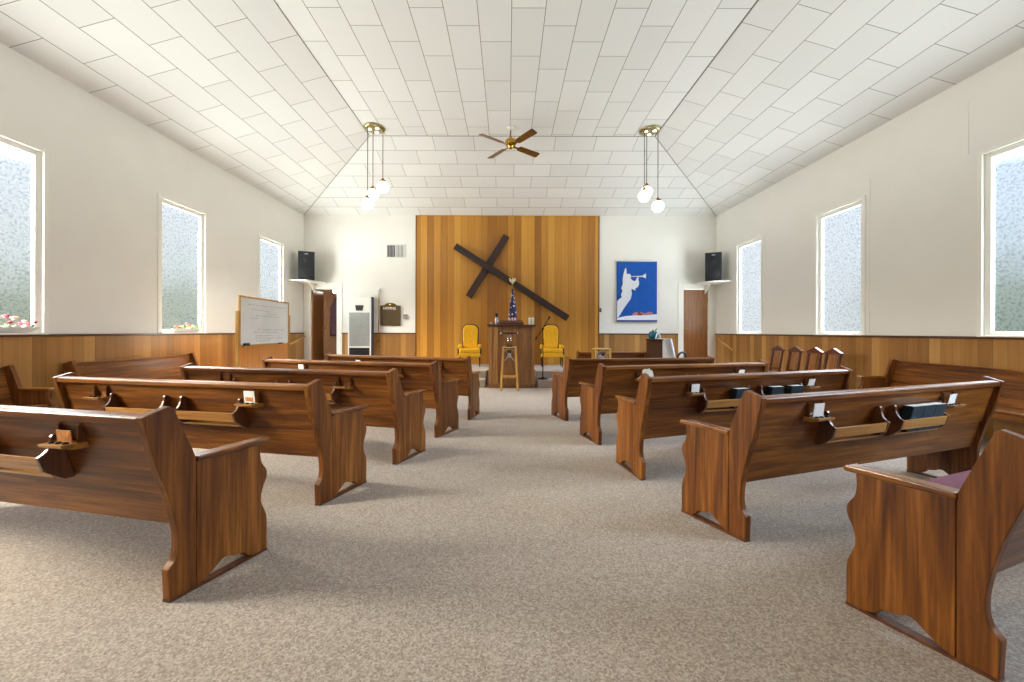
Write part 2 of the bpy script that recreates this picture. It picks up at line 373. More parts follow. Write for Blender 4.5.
o = bpy.data.objects.new('ceiling', me); C.objects.link(o); struct(o)
md = o.modifiers.new('thickness', 'SOLIDIFY'); md.thickness = .1; md.offset = -1

# thin cover strips along the folds of the ceiling
tn = 21
for a, b in (((CXL, YF, ZC), (CXL, YH, ZC)), ((CXR, YF, ZC), (CXR, YH, ZC)), ((CXL, YH, ZC), (CXR, YH, ZC)), ((CXL, YH, ZC), (XL, YB, ZE)), ((CXR, YH, ZC), (XR, YB, ZE))):
    struct(MB().tube([Vector(a)-Vector((0, 0, .003)), Vector(b)-Vector((0, 0, .003))], .006, 6).build(f'trim_{tn}', 'fold')); tn += 1

# wainscot, caps, feature wall
def wains(n, x0, x1, y0, y1, mat):
    struct(MB().box(x0, x1, y0, y1, 0, 1.125).build(f'trim_{n}', mat))
wains(1, XL, XL+.018, YF, YB, 'wains_y'); wains(2, XR-.018, XR, YF, YB, 'wains_y')
wains(3, XL+.02, -5.36, YB-.018, YB, 'wains_x'); wains(4, -4.40, -2.43, YB-.018, YB, 'wains_x'); wains(5, 2.42, 4.53, YB-.018, YB, 'wains_x')
tn = 6
for x0, x1, y0, y1 in ((XL, XL+.04, YF, YB), (XR-.04, XR, YF, YB), (-4.40, -2.43, YB-.035, YB), (2.42, 4.53, YB-.035, YB)):
    struct(MB().box(x0, x1, y0, y1, 1.125, 1.155).build(f'trim_{tn}', 'cap', bevel=.006)); tn += 1
struct(MB().box(-2.43, 2.42, YB-.03, YB, 0, ZE-.005).build(f'trim_{tn}', 'feature')); tn += 1
for x in (-2.43, 2.42):
    struct(MB().box(x-.012, x+.012, YB-.036, YB, 0, ZE-.005).build(f'trim_{tn}', 'cap')); tn += 1
# joint battens on the right wall beside the windows
for y, z0, z1 in ((6.0, 1.155, 3.55), (4.72, 3.35, 4.0), (8.42, 1.155, 3.4)):
    struct(MB().box(XR-.006, XR, y-.012, y+.012, z0, z1).build(f'trim_{tn}', 'wall', bevel=.003)); tn += 1

# windows
wn = 1
for side, xw in ((-1, XL), (1, XR)):
    for y in WY:
        def X(d): return xw + side*d      # d = depth outwards from the wall face
        mb = MB()
        def bar(d0, d1, y0, y1, z0, z1):
            a, b = sorted((X(d0), X(d1))); mb.box(a, b, y0, y1, z0, z1)
        y0, y1 = y-WH, y+WH; cw = .05
        bar(-.012, .006, y0-cw, y0, SILL+.01, WTOP+cw); bar(-.012, .006, y1, y1+cw, SILL+.01, WTOP+cw); bar(-.012, .006, y0, y1, WTOP, WTOP+cw)
        wo = mb.build(f'window_{wn}', 'trim_white', bevel=.004); struct(wo)
        mb = MB(); t = .062
        bar(.022, .07, y0, y0+t, SILL, WTOP); bar(.022, .07, y1-t, y1, SILL, WTOP); bar(.022, .07, y0+t, y1-t, WTOP-t, WTOP); bar(.022, .07, y0+t, y1-t, SILL, SILL+t)
        mb.build('window_frame', 'trim_white', wo, bevel=.006)
        mb = MB(); bar(.044, .05, y0+t, y1-t, SILL+t, WTOP-t); mb.build('pane', 'glass', wo)
        mb = MB(); bar(-.05, .021, y0-.02, y1+.02, SILL-.0, SILL+.018); mb.build('window_sill', 'trim_white', wo, bevel=.005)
        # daylight portal on the opening
        ld = bpy.data.lights.new('daylight_portal', 'AREA'); ld.shape = 'RECTANGLE'; ld.size = 2*WH; ld.size_y = WTOP-SILL
        ld.cycles.is_portal = True
        lo = bpy.data.objects.new('daylight_portal', ld); C.objects.link(lo); lo.location = (X(.1), y, (SILL+WTOP)/2)
        lo.rotation_euler = (R(90), 0, R(90) if side < 0 else R(-90))
        if side < 0: lo.rotation_euler = Vector((1, 0, 0)).to_track_quat('-Z', 'Y').to_euler()
        else: lo.rotation_euler = Vector((-1, 0, 0)).to_track_quat('-Z', 'Y').to_euler()
        wn += 1

# platform with its steps (open in the middle where the pulpit stands), landings at the two doors
mb = MB()
for x0, x1 in ((-2.6, -.47), (.64, 2.6)):
    mb.box(x0, x1, 8.31, 8.95, 0, .168); mb.box(x0, x1, 8.68, 8.95, .168, .323)
mb.box(-2.6, 2.6, 8.95, YB-.03, 0, .323)
for x0, x1 in ((XL+.02, -2.6), (2.6, XR-.02)):
    mb.box(x0, x1, 9.55, YB-.02, 0, .323); mb.box(x0, x1, 9.22, 9.55, 0, .165)
o = mb.build('floor_platform', 'carpet', bevel=.012); struct(o)

# doors
def casing(n, x0, x1, xo0, xo1, ztop, zot):
    mb = MB(); y0, y1 = YB-.022, YB
    mb.box(xo0, x0, y0, y1, .323, zot); mb.box(x1, xo1, y0, y1, .323, zot); mb.box(x0, x1, y0, y1, ztop, zot)
    mb.box(x0, x0+.008, YB, YB+.15, .323, ztop); mb.box(x1-.008, x1, YB, YB+.15, .323, ztop); mb.box(x0+.008, x1-.008, YB, YB+.15, ztop-.008, ztop)
    return struct(mb.build(f'door_{n}', 'trim_white', bevel=.004))
d1 = casing(1, DL[0], DL[1], -5.405, -4.394, DL[3], 2.485)
leaf = MB().box(0, .04, 0, .665, .335, 2.295).build('door_leaf', 'door', d1, bevel=.003, loc=(-5.219, YB+.006, 0), rotz=R(2))
mb = MB().lathe([(.028, 0), (.028, .008), (.011, .012), (.011, .04), (.026, .048), (.028, .065), (.015, .078)], (0, 0, 0), 14, 'x').build('door_knob', 'brass', leaf, loc=(.04, .6, 1.27))
d2 = casing(2, DR[0], DR[1], 4.533, 5.443, DR[3], 2.489)
leaf = MB().box(DR[0]+.01, DR[1]-.01, YB+.012, YB+.052, .335, 2.325).build('door_leaf', 'door', d2, bevel=.003)
MB().lathe([(.028, 0), (.028, -.008), (.011, -.012), (.011, -.04), (.026, -.048), (.028, -.065), (.015, -.078)], (DR[0]+.07, YB+.012, 1.27), 14, 'y').build('door_knob', 'brass', leaf)
mb = MB()
for z in (.55, 1.3, 2.05): mb.box(DR[1]-.04, DR[1]-.01, YB+.002, YB+.012, z-.045, z+.045)
mb.build('hinge', 'brass_dull', leaf)
# the small room behind the open door
mb = MB(); mb.box(-5.75, -5.70, YB+.15, YB+1.75, 0, 2.8); mb.box(-4.05, -4.0, YB+.15, YB+1.75, 0, 2.8); mb.box(-5.75, -4.0, YB+1.7, YB+1.75, 0, 2.8); mb.box(-5.75, -4.0, YB+.15, YB+1.75, 2.7, 2.75)
struct(mb.build('wall_vestibule', 'vestibule'))
vl = thing('vestibule_lamp', 'small lit round lamp inside the room behind the open door', 'lamp', (-5.0, 11.35, 2.7))
MB().lathe([(.05, 0), (.05, -.015), (.012, -.02), (.012, -.27)], seg=16).build('ceiling_rose', 'brass_dull', vl)
MB().ball((0, 0, -.34), .07, 20).build('globe', 'vest_globe', vl, smooth=True)
struct(MB().box(-5.7, -4.05, YB+.15, YB+1.7, 0, .323).build('floor_vestibule', 'carpet'))

# ------------------------------------------------------------------ pews
REAR = [(0, .012), (-.006, .145), (.006, .16), (.024, .185), (.032, .243), (.023, .334), (-.010, .487), (-.054, .625), (-.1, .832)]
TOP = [(-.1, .836), (.0, .868), (.013, .857)]
FRONT = [(.42, .587), (.417, .54), (.425, .488), (.451, .445), (.452, .40), (.430, .345), (.422, .28), (.449, .205), (.455, .16), (.455, .012)]
ARCH = [(.385, .012), (.345, .028), (.326, .052), (.28, .062), (.235, .08), (.19, .052), (.15, .026), (.118, .012)]
SP = .106
def back_t(z): return -.083 + (.83 - z)*.235
def pew(label, O, rotz, sx, pang, L, group, racks=True, z0=0, ds=1.0, zs=1.0):
    """O: rear foot of the end panel at the aisle; sx: which way along its own x the pew runs; pang: angle of the end panel to the pew's own depth"""
    t = thing('pew', label, 'pew', (O[0], O[1], z0), rotz, group)
    dx, dy = ds*math.sin(pang), ds*math.cos(pang)
    V = lambda s, tt, z: (sx*s + tt*dx, tt*dy, z*zs)
    rear_piece = REAR[:1] + smooth_path(REAR[1:], 3) + TOP + [(SP-.001, .612), (SP-.001, .012)]
    front_piece = [(SP+.001, .012), (SP+.001, .590)] + smooth_path(FRONT[:-1], 3) + [FRONT[-1]] + smooth_path(ARCH, 3)
    for s0, s1 in ((0, .041), (L-.041, L)):
        e = MB().prism(rear_piece, s0, s1, V).prism(front_piece, s0, s1, V).build('end_panel', 'pew_up', t, bevel=.004)
        MB().box(s0, s1, .0, .457, 0, .0125, V).build('runner', 'rack_side', e)
        arm = [(SP-.004, .592), (SP-.004, .617), (.30, .618), (.452, .617), (.462, .608), (.462, .597), (.452, .590)]
        MB().prism(arm, s0-.012, s1+.018, V).build('armrest', 'pew_dep', e, bevel=.006, seg=3)
    a, b = .0415, L-.0415
    q = lambda z, d: (back_t(z)+d, z)
    MB().prism([q(.80, .012), q(.522, .012), q(.522, .036), q(.80, .036)], a, b, V).build('back', 'pew_len', t, bevel=.003)
    MB().prism([q(.521, .022), q(.312, .022), q(.312, .044), q(.521, .044)], a, b, V).build('lower_back', 'pew_len', t, bevel=.003)
    MB().prism([(-.092, .80), (-.094, .828), (-.086, .836), (-.046, .842), (-.038, .834), (-.038, .80)], a, b, V).build('top_rail', 'pew_len', t, bevel=.004)
    MB().prism([(.052, .412), (.052, .43), (.25, .425), (.41, .438), (.43, .43), (.432, .412), (.415, .402), (.39, .402)], a, b, V).build('seat', 'pew_len', t, bevel=.003)
    MB().box(a, b, .375, .393, .33, .401, V).build('seat_apron', 'pew_len', t)
    if racks:
        side = [(.0, .514), (.034, .514), (.044, .520), (.090, .566), (.093, .632), (.072, .645), (.054, .662), (.040, .688), (.032, .718), (.024, .727), (.012, .728), (.0, .72)]
        RV = lambda s, off, z: V(s, back_t(z)+.012-off-.0005, z)
        for s0, s1 in ((.56, 1.07), (1.20, 1.71)):
            r = MB().box(s0+.018, s1-.018, .002, .062, .528, .54, RV).build('book_rack', 'rack_wood', t, bevel=.002)
            for c in (s0, s1-.018): MB().prism(side, c, c+.018, RV).build('rack_side', 'rack_side', r, bevel=.002)
            MB().box(s0+.018, s1-.018, .078, .09, .568, .632, RV).build('front_board', 'rack_wood', r, bevel=.003)
        for s0, s1 in ((.405, .545), (1.74, 1.88)):
            h = MB().prism([(.001, .672), (.05, .672), (.088, .686), (.088, .70), (.001, .70)], s0, s1, RV).build('cup_holder', 'rack_wood', t, bevel=.003)
            for c in (s0+.006, s1-.014): MB().prism([(.001, .7), (.03, .7), (.012, .775), (.001, .785)], c, c+.008, RV).build('card_clip', 'rack_side', h)
            for i in range(3):
                MB().lathe([(.011, 0), (.012, .006), (.008, .006), (.007, .001)], Vector(RV(s0+.028+i*.040, .058, .70)), 10).build('cup_ring', 'black_metal', h)
    t['_L'] = L
    def W(s, off, z):
        p = Vector(V(s, back_t(z)+.012-off, z)); p.rotate(Matrix.Rotation(rotz, 3, 'Z')); return p + Vector((O[0], O[1], z0))
    return t, W

LEFT = [((-1.482, 1.72), 12, 21.6, 2.25), ((-1.282, 2.68), 11, 21.5, 2.24), ((-.994, 3.51), 13, 22.5, 2.34), ((-.783, 4.40), 16.5, 24, 2.42), ((-.499, 5.27), 20, 12, 2.42)]
RIGHT = [((1.68, 1.335), 20, -25, 2.3), ((1.356, 2.229), 18.5, -26.5, 2.45), ((1.081, 3.15), 18, -10, 2.36), ((.963, 4.126), 16, -15, 2.2), ((.78, 5.227), 8.5, -18.5, 2.1)]
LL = ['long dark wood pew closest to camera on the whiteboard side, orange card in its holder',
      'second pew from camera on the whiteboard side, white and orange card standing in its holder',
      'middle pew of the whiteboard side block, its cup holders without any card',
      'fourth pew from camera on the whiteboard side, one small white card on its back',
      'pew at the front of the whiteboard side block, nearest the pulpit steps']
RL = ['pew with a mauve seat cushion, closest to camera on the banner side',
      'second pew from camera on the banner side, three teal hymnals packed in one rack',
      'middle pew of the banner side block, three teal hymnals spaced apart in its racks',
      'fourth pew from camera on the banner side, crumpled white paper hanging at its holder',
      'pew at the front of the banner side block, bare back without racks']
WL, WR = [], []
for (O, la, pa, L), lab in zip(LEFT, LL):
    t, w = pew(lab, O, -R(la), -1, R(pa-la), L, 'pews on the whiteboard side of the aisle', racks=True); WL.append(w)
for i, ((O, la, pa, L), lab) in enumerate(zip(RIGHT, RL)):
    t, w = pew(lab, O, R(la), 1, R(pa+la), L, 'pews on the banner side of the aisle', racks=i < 4, ds=(.95, .94, 1, 1, 1)[i]); WR.append(w)
pew('pew against the wall below the pebbled windows, its armrest end facing the whiteboard side block', (-5.27, 2.32), -R(90), -1, 0, 1.85, 'pews set along the side walls', racks=False, zs=.955)
pew('pew along the wainscot between whiteboard easel and the wall pew with the open armrest', (-5.27, 4.72), -R(90), -1, 0, 1.85, 'pews set along the side walls', racks=False, zs=.955)
pew('pew along the wainscot beside the four peaked wooden chairs', (5.39, 3.35), R(90), 1, 0, 2.15, 'pews set along the side walls', racks=False, zs=.955)
pew('short dark pew standing crosswise below the blue banner', (1.374, 7.75), 0, 1, 0, 1.36, None, racks=False, zs=.955)

# cushion on the pew by the camera
def on_pew(O, la, pa, sx, s, t, z):
    rot = R(la)*(1 if sx > 0 else -1); pg = R(pa+la*sx)
    p = Vector((sx*s + t*math.sin(pg), t*math.cos(pg), z)); p.rotate(Matrix.Rotation(rot, 3, 'Z')); return p + Vector((O[0], O[1], 0))
mb = MB(); g = []
O, la, pa, L = RIGHT[0]
ns, nt_ = 34, 10
for face in (0, 1):
    rows = []
    for i in range(ns+1):
        row = []
        for j in range(nt_+1):
            u, v = i/ns, j/nt_
            e = min(1, min(u, 1-u)*L/.05)**.5 * min(1, min(v, 1-v)*.36/.05)**.5
            tuft = sum(math.exp(-(((u*8-(k+.5))**2)*3 + ((v-.5)*4)**2)*2.2) for k in range(8))
            z = .443 + (.06*e - .022*tuft if face else -.0)
            row.append(mb.bm.verts.new(on_pew(O, la, pa, 1, .055+u*(L-.11), 0.058+v*.375, z)))
        rows.append(row)
    for i in range(ns):
        for j in range(nt_):
            f = mb.bm.faces.new((rows[i][j], rows[i+1][j], rows[i+1][j+1], rows[i][j+1])); f.smooth = True
    g.append(rows)
cu = mb.build('seat_cushion', 'mauve'); tag(cu, 'long mauve tufted cushion lying on the pew seat', 'cushion')

# hymnals, cards
def hymnal(label, w, s0, group, wd=.135, th=.058, ht=.18, zb=.541, lean=.0):
    p00, p10 = w(s0, .012, zb), w(s0+wd, .012, zb); ax = (p10-p00).normalized()
    dep = (w(s0, .07, zb)-w(s0, .012, zb)).normalized(); dep = (dep - ax*dep.dot(ax)).normalized()
    upv = (w(s0, .012, zb+.1)-w(s0, .012, zb)).normalized()
    f = lambda a, b, c: p00 + ax*a + dep*b + upv*c
    t = thing('hymnal', label, 'book', p00, 0, group)
    F = lambda a, b, c: f(a, b, c) - p00
    c = MB().box(0, wd, 0, .003, 0, ht, F).box(0, wd, th-.003, th, 0, ht, F).box(-.0, .004, .004, th-.004, 0, ht, F).build('cover', 'book', t, bevel=.0015)
    MB().box(.0045, wd-.001, .0035, th-.0035, .003, ht-.0005, F).build('page_block', 'pages', t)
for s, lab in ((1.322, 'dark teal hymnal beside the rack divider of the second pew, banner side'), (1.444, 'dark teal hymnal in the middle of three packed together in a rack'), (1.566, 'dark teal hymnal beside the white card in the second pew rack')):
    hymnal(lab, WR[1], s, 'hymnals in the second banner side pew', wd=.12)
for s, lab in ((.885, 'teal hymnal alone in the rack near the aisle end of the middle pew'), (1.29, 'teal hymnal in the far rack, middle one on the middle banner side pew'), (1.53, 'teal hymnal by the upright white card, middle banner side pew')):
    hymnal(lab, WR[2], s, 'hymnals in the middle banner side pew', wd=.14)
def card(label, w, s0, wd=.09, ht=.1, mat='paper', z=.7012, off=.036, tilt=.0, twist=0):
    p = w(s0, off, z); ax = (w(s0+wd, off, z)-p).normalized(); out = (w(s0, off+.05, z)-p); out = (out-ax*out.dot(ax)).normalized()
    up = (Vector((0, 0, 1)) + out*.12).normalized()
    F = lambda a, b, c: ax*(a+twist*c) + out*b + up*c
    t = MB().box(0, wd, 0, .003, 0, ht, F).build('pew_card', mat, None, loc=p)
    if 'orange print' in label: MB().box(.012, wd-.012, .003, .0042, .012, .04, F).build('printed_patch', 'orange_card', t)
    return tag(t, label, 'card', 'cards in the pew holders')
card('orange printed card in the holder of the big pew by camera, whiteboard side', WL[0], .432, .085, .055, 'orange_card', off=.036)
card('white card with an orange print on the second whiteboard side pew', WL[1], .432, .085, .085)
card('small white card on the fourth whiteboard side pew', WL[3], 1.775, .075, .085)
card('small white card on the front whiteboard side pew', WL[4], 1.77, .08, .07)
card('white card in the aisle end holder of the second banner side pew', WR[1], .432, .085, .08)
card('white card leaning at the wall end of the second banner side pew', WR[1], 1.77, .08, .07, twist=.2)
card('white card in the aisle end holder of the middle banner side pew', WR[2], .435, .08, .07)
card('white card tipped over at the wall end of the middle banner side pew', WR[2], 1.77, .08, .065, twist=.25)
card('white card at the wall end of the fourth banner side pew', WR[3], 1.76, .08, .06, twist=.25)
# crumpled paper hanging on the fourth pew
p = WR[3](.515, .05, .70); mb = MB()
rows = []
for i in range(9):
    row = []
    for j in range(6):
        a = i/8*2*PI*.92; r_ = .03+.012*math.sin(3*a+j) + .007*j
        row.append(mb.bm.verts.new((r_*math.cos(a)*1.25, -.02+.02*math.sin(a), .095-.018*j + .014*math.sin(2*a+1.3*j))))
    rows.append(row)
for i in range(8):
    for j in range(5): mb.bm.faces.new((rows[i][j], rows[i+1][j], rows[i+1][j+1], rows[i][j+1]))
o = mb.build('crumpled_paper', 'paper', None, loc=p); tag(o, 'crumpled white paper draped on the holder of the fourth pew', 'paper')
o.modifiers.new('thickness', 'SOLIDIFY').thickness = .002

# ------------------------------------------------------------------ peaked chairs
def peaked_chair():
    t = thing('peaked_chair', 'dark wooden chair with gabled crest', 'chair')
    # chair faces +y in its own frame, the back leans away
    bk = lambda z: -.20 - (z-.43)*.16
    for s in (-1, 1):
        MB().box(s*.125-.016, s*.125+.016, .16, .196, 0, .43).build('leg', 'mahogany', t, bevel=.003)
        l = [(s*.125-.016, bk(.43)+.0, .43), ]
        mb = MB(); mb.prism([(-.2, 0), (-.165, 0), (bk(.43)+.035, .43), (bk(.86)+.03, .86), (bk(.86), .86), (bk(.43), .43)], s*.125-.016, s*.125+.016, lambda c, a, b: (c, a, b))
        mb.build('back_post', 'mahogany', t, bevel=.003)
    MB().box(-.15, .15, -.2, .215, .43, .46).build('seat', 'mahogany', t, bevel=.006)
    MB().prism([(-.165, .875), (-.155, .85), (.155, .85), (.165, .875), (.0, .95)], 0, .05, lambda c, a, b: (a, bk(b)-.01+c, b)).build('crest', 'mahogany', t, bevel=.004)
    MB().prism([(-.06, .5), (.06, .5), (.06, .86), (-.06, .86)], .008, .022, lambda c, a, b: (a, bk(b)+c, b)).build('splat', 'door', t, bevel=.003)
    MB().box(-.108, .108, bk(.52), bk(.52)+.025, .5, .54).build('cross_rail', 'mahogany', t, bevel=.003)
    for s in (-1, 1): MB().box(s*.125-.012, s*.125+.012, -.17, .17, .2, .235).build('stretcher', 'mahogany', t)
    return t
pc = peaked_chair()
PCL = ['peaked wooden chair next to the wall pew end, by the wainscot', 'peaked wooden chair second from the wall pew end', 'peaked wooden chair third from the wall pew end', 'peaked wooden chair farthest from the wall pew, nearest the door']
for i, (x, y) in enumerate(((4.85, 6.12), (4.85, 6.49), (4.85, 6.93), (4.86, 7.39))):
    o = pc if i == 0 else copy_tree(pc)
    o.location = (x, y, 0); o.rotation_euler = (0, 0, R(90)); o['label'] = PCL[i]; o['group'] = 'peaked chairs along the wainscot'

# ------------------------------------------------------------------ pulpit and what stands on it
pu = thing('pulpit', 'wide brown wooden pulpit with overhanging red-brown top', 'pulpit', (.085, 8.27, 0))
MB().box(-.48, .48, .02, .55, .05, 1.315).build('body', 'pulpit', pu, bevel=.004)
for x0, x1 in ((-.48, -.40), (-.385, -.285), (.425, .48)): MB().box(x0, x1, 0, .02, .09, 1.315).build('stile', 'pulpit_stile', pu, bevel=.004)
MB().box(-.485, .485, -.005, .555, 0, .09).build('plinth', 'pulpit', pu, bevel=.006)
MB().box(-.52, .52, -.06, .6, 1.315, 1.345).build('top', 'mahogany', pu, bevel=.008, seg=3)
PT = 1.345
rd = MB().prism([(-.02, PT), (.40, PT), (.40, PT+.10), (-.02, PT+.045)], -.18, .34, lambda c, a, b: (c, 8.27+a, b)).build('reading_desk', 'mahogany', bevel=.005)
tag(rd, 'low sloping reading desk on the pulpit top', 'desk')
bo = thing('bottle', 'tall slim silver bottle with dark cap on the pulpit', 'bottle', (-.235, 8.34, PT))
MB().lathe([(.034, 0), (.036, .01), (.036, .11), (.03, .135), (.02, .155), (.02, .16)], seg=20).build('body', 'silver', bo)
MB().lathe([(.024, .16), (.026, .165), (.024, .19), (.03, .2), (.028, .235), (.015, .245)], seg=16).build('cap', 'black', bo)
di = MB().lathe([(.02, 0), (.028, .004), (.036, .03), (.037, .042), (.032, .042), (.024, .01)], seg=18).build('small_dish', 'silver', loc=(-.335, 8.33, PT)); tag(di, 'small grey dish beside the silver bottle on pulpit', 'dish')
for x, lab in ((.475, 'white lidded cup on the pulpit, next to the reading desk'), (.54, 'white lidded cup at the pulpit corner by the microphone')):
    cu = thing('cup', lab, 'cup', (x, 8.33, PT), 0, 'white cups on the pulpit')
    MB().lathe([(.024, 0), (.026, .004), (.029, .11), (.029, .115)], seg=20).build('body', 'white', cu)
    MB().lathe([(.029, .115), (.03, .12), (.028, .135), (.018, .148), (.006, .15)], seg=20).build('lid', 'white', cu)

# plant-stand stools with iron scroll panels
def stool():
    t = thing('stool', '', 'stool')
    for sx in (-1, 1):
        for sy in (-1, 1):
            F = lambda c, a, b: (sx*(.125+.045*(1-c/.86)) + a, sy*(.125+.045*(1-c/.86)) + b, c)
            MB().prism([(-.021, -.021), (.021, -.021), (.021, .021), (-.021, .021)], 0, .86, F).build('leg', 'oak', t, bevel=.004)
    MB().box(-.148, .148, -.148, .148, .86, .886).build('top', 'oak', t, bevel=.006)
    MB().box(-.145, .145, -.145, .145, .255, .285).build('shelf', 'oak', t, bevel=.004)
    for sy in (-1, 1):
        y = sy*.135; mb = MB()
        mb.tube(smooth_path([(-.1, y, .80), (-.06, y, .835), (0, y, .845), (.06, y, .835), (.1, y, .80)]), .007, 6)
        mb.tube(smooth_path([(-.1, y, .60), (-.03, y, .68), (.03, y, .75), (.075, y, .80)]), .006, 6).tube(smooth_path([(.1, y, .60), (.03, y, .68), (-.03, y, .75), (-.075, y, .80)]), .006, 6)
        mb.tube([(.03*math.cos(a*PI/8), y, .71+.03*math.sin(a*PI/8)) for a in range(17)], .006, 6, cap=False)
        mb.build('iron_scroll', 'silver', t)
        m2 = MB(); m2.tube([(-.11, y-.006*sy, .855), (.11, y-.006*sy, .855)], .008, 6).tube(smooth_path([(-.08, y-.006*sy, .80), (-.04, y-.006*sy, .76), (0, y-.006*sy, .79), (.04, y-.006*sy, .76), (.08, y-.006*sy, .80)]), .007, 6)
        m2.build('iron_arch', 'black_metal', t)
    return t
s1 = stool(); s1.location = (.04, 8.03, 0); s1['label'] = 'light oak plant stool with iron scrollwork standing before the pulpit'; s1['group'] = 'light oak plant stools'
s2 = copy_tree(s1); s2.location = (1.775, 7.4, 0); s2['label'] = 'light oak plant stool standing in front of the short crosswise pew'; s2['group'] = 'light oak plant stools'
# clear the crosswise pew: it starts behind the stool
st = thing('tabletop_stand', 'small dark metal stand with silver-tipped bar on the oak stool', 'stand', (.04, 8.03, .886))
MB().box(-.07, .07, -.04, .04, 0, .022).build('base', 'black_metal', st, bevel=.004)
for x in (-.028, .028): MB().tube([(x, 0, .022), (x, 0, .27)], .006, 8).lathe([(.012, .09), (.014, .12), (.012, .15)], (x, 0, 0), 10).build('upright', 'chrome', st)
b = MB().tube([(-.155, 0, .278), (.155, 0, .278)], .013, 10).build('bar', 'black_metal', st)
for x in (-.165, .165): MB().ball((x, 0, .278), .017, 12).build('knob', 'chrome', b)

# flag
fg = thing('flag', 'stars and stripes flag furled on a pole with pale eagle finial', 'flag', (.115, 9.3, .323))
MB().tube([(0, 0, .05), (0, 0, 2.0)], .013, 10).build('pole', 'brass_dull', fg)
MB().lathe([(.15, 0), (.15, .02), (.06, .04), (.03, .07), (.02, .09)], seg=24).build('base', 'brass_dull', fg)
mb = MB(); rows = []
NF = 40
for i in range(26):
    h = i/25; z = 1.9 - 1.2*h
    r_ = .014 + .085*min(1, h*1.5)**.8
    ring = []
    for kk in range(NF):
        a = 2*PI*kk/NF; rr = r_*(1 + .28*math.sin(5*a + 2.2*h) * min(1, h*3) + .12*math.sin(9*a-3*h))
        ring.append(mb.bm.verts.new((rr*math.cos(a)*.95 + .01*h, rr*math.sin(a)*.8, z - .05*h*math.sin(a+1))))
    rows.append(ring)
for a, b_ in zip(rows, rows[1:]):
    for kk in range(NF):
        f = mb.bm.faces.new((a[kk], a[(kk+1) % NF], b_[(kk+1) % NF], b_[kk])); f.smooth = True
mb.bm.faces.new(rows[0][::-1]); mb.bm.faces.new(rows[-1])
mb.build('cloth', 'flag', fg)
mb = MB().ball((0, 0, 2.03), .028, 12).ball((0, 0, 2.085), .03, 12, (1, .8, 1.35)).ball((.008, -.012, 2.135), .018, 10)
for s in (-1, 1):
    mb.blade([(s*.015, 0, 2.06), (s*.03, .0, 2.12), (s*.06, .0, 2.155), (s*.082, .0, 2.14), (s*.078, 0, 2.09), (s*.06, 0, 2.055), (s*.035, 0, 2.05)], .012, (0, 1, 0))
mb.build('eagle_finial', plain('pale_gilt', lin(222, 208, 170), .35, metal=.3), fg)
mb = MB()
for s in (-1, 1): mb.tube(smooth_path([(0, -.02, 2.0), (s*.03, -.03, 1.9), (s*.022, -.05, 1.72), (s*.03, -.06, 1.6)]), .004, 6)
mb.build('tassel_cord', 'brass', fg)

# microphone stand on the lower step
ms = thing('microphone_stand', 'thin black microphone stand with slanted boom on the platform step', 'microphone stand', (.77, 8.49, .168))
MB().lathe([(.115, 0), (.115, .012), (.09, .022), (.03, .03), (.018, .05)], seg=24).build('base', 'black_metal', ms)
MB().tube([(0, 0, .04), (0, 0, 1.07)], .011, 10).build('pole', 'black_metal', ms)
bm_ = MB().tube([(-.15, 0, .87), (.12, 0, 1.31)], .008, 8).build('boom', 'black_metal', ms)
MB().ball((0, 0, 1.09), .03, 10).build('boom_clamp', 'black', ms)
MB().tube([(.105, 0, 1.285), (.15, 0, 1.36)], [.014, .022], 10).build('microphone', 'black', bm_)
MB().tube([(-.16, 0, .855), (-.13, 0, .905)], .016, 10).build('counterweight', 'black', bm_)

# yellow tufted armchairs
def armchair(name_label, x, y, rz):
    t = thing('armchair', name_label, 'armchair', (x, y, .323), rz, 'yellow armchairs on the platform')
    B_ = lambda c, a, b: (a, c + (b-.4)*.16, b)
    out = [(-.195, .40), (-.215, .7), (-.22, .9), (-.195, 1.0), (-.12, 1.055), (0, 1.07), (.12, 1.055), (.195, 1.0), (.22, .9), (.215, .7), (.195, .40)]
    MB().prism(smooth_path(out, 3), .185, .225, B_).build('back_frame', 'chair_wood', t, bevel=.008)
    inn = [(a*.88, .42+(b-.4)*.93) for a, b in out]
    mb = MB(); nI = smooth_path(inn, 3)
    pad = mb.prism(nI, .115, .185, B_).build('back_cushion', 'yellow', t, bevel=.028, seg=4)
    mb = MB()
    for r_, zz in ((0, .60), (1, .75), (0, .9)):
        for xx in ((-.09, 0, .09) if r_ == 0 else (-.05, .05)): mb.ball((xx, .116+(zz-.4)*.16, zz), .012, 8)
    mb.build('tufting_button', 'yellow', pad)
    MB().box(-.26, .26, -.27, .2, .345, .455).build('seat_cushion', 'yellow', t, bevel=.035, seg=4)
    MB().box(-.265, .265, -.26, .22, .245, .345).build('seat_base', 'yellow', t, bevel=.015)
    for s in (-1, 1):
        a = MB().box(s*.24-.045, s*.24+.045, -.25, .17, .45, .545).build('armrest', 'yellow', t, bevel=.03, seg=4)
        MB().box(s*.265-.03, s*.265+.03, -.24, .18, .30, .46).build('arm_side', 'chair_wood', a, bevel=.006)
        for yy, yt in ((-.235, -.225), (.21, .19)):
            F = lambda c, p, q: (s*.245 + p*(.5+c), yt+(yy-yt)*(1-c/.25) + q*(.5+c), c)
            MB().prism([(-.024, -.024), (.024, -.024), (.024, .024), (-.024, .024)], 0, .25, F).build('leg', 'chair_wood', t, bevel=.004)
armchair('mustard yellow tufted armchair on the whiteboard side of the pulpit', -.945, 9.85, R(3))
armchair('mustard yellow tufted armchair behind the microphone stand', 1.11, 9.85, R(-2))

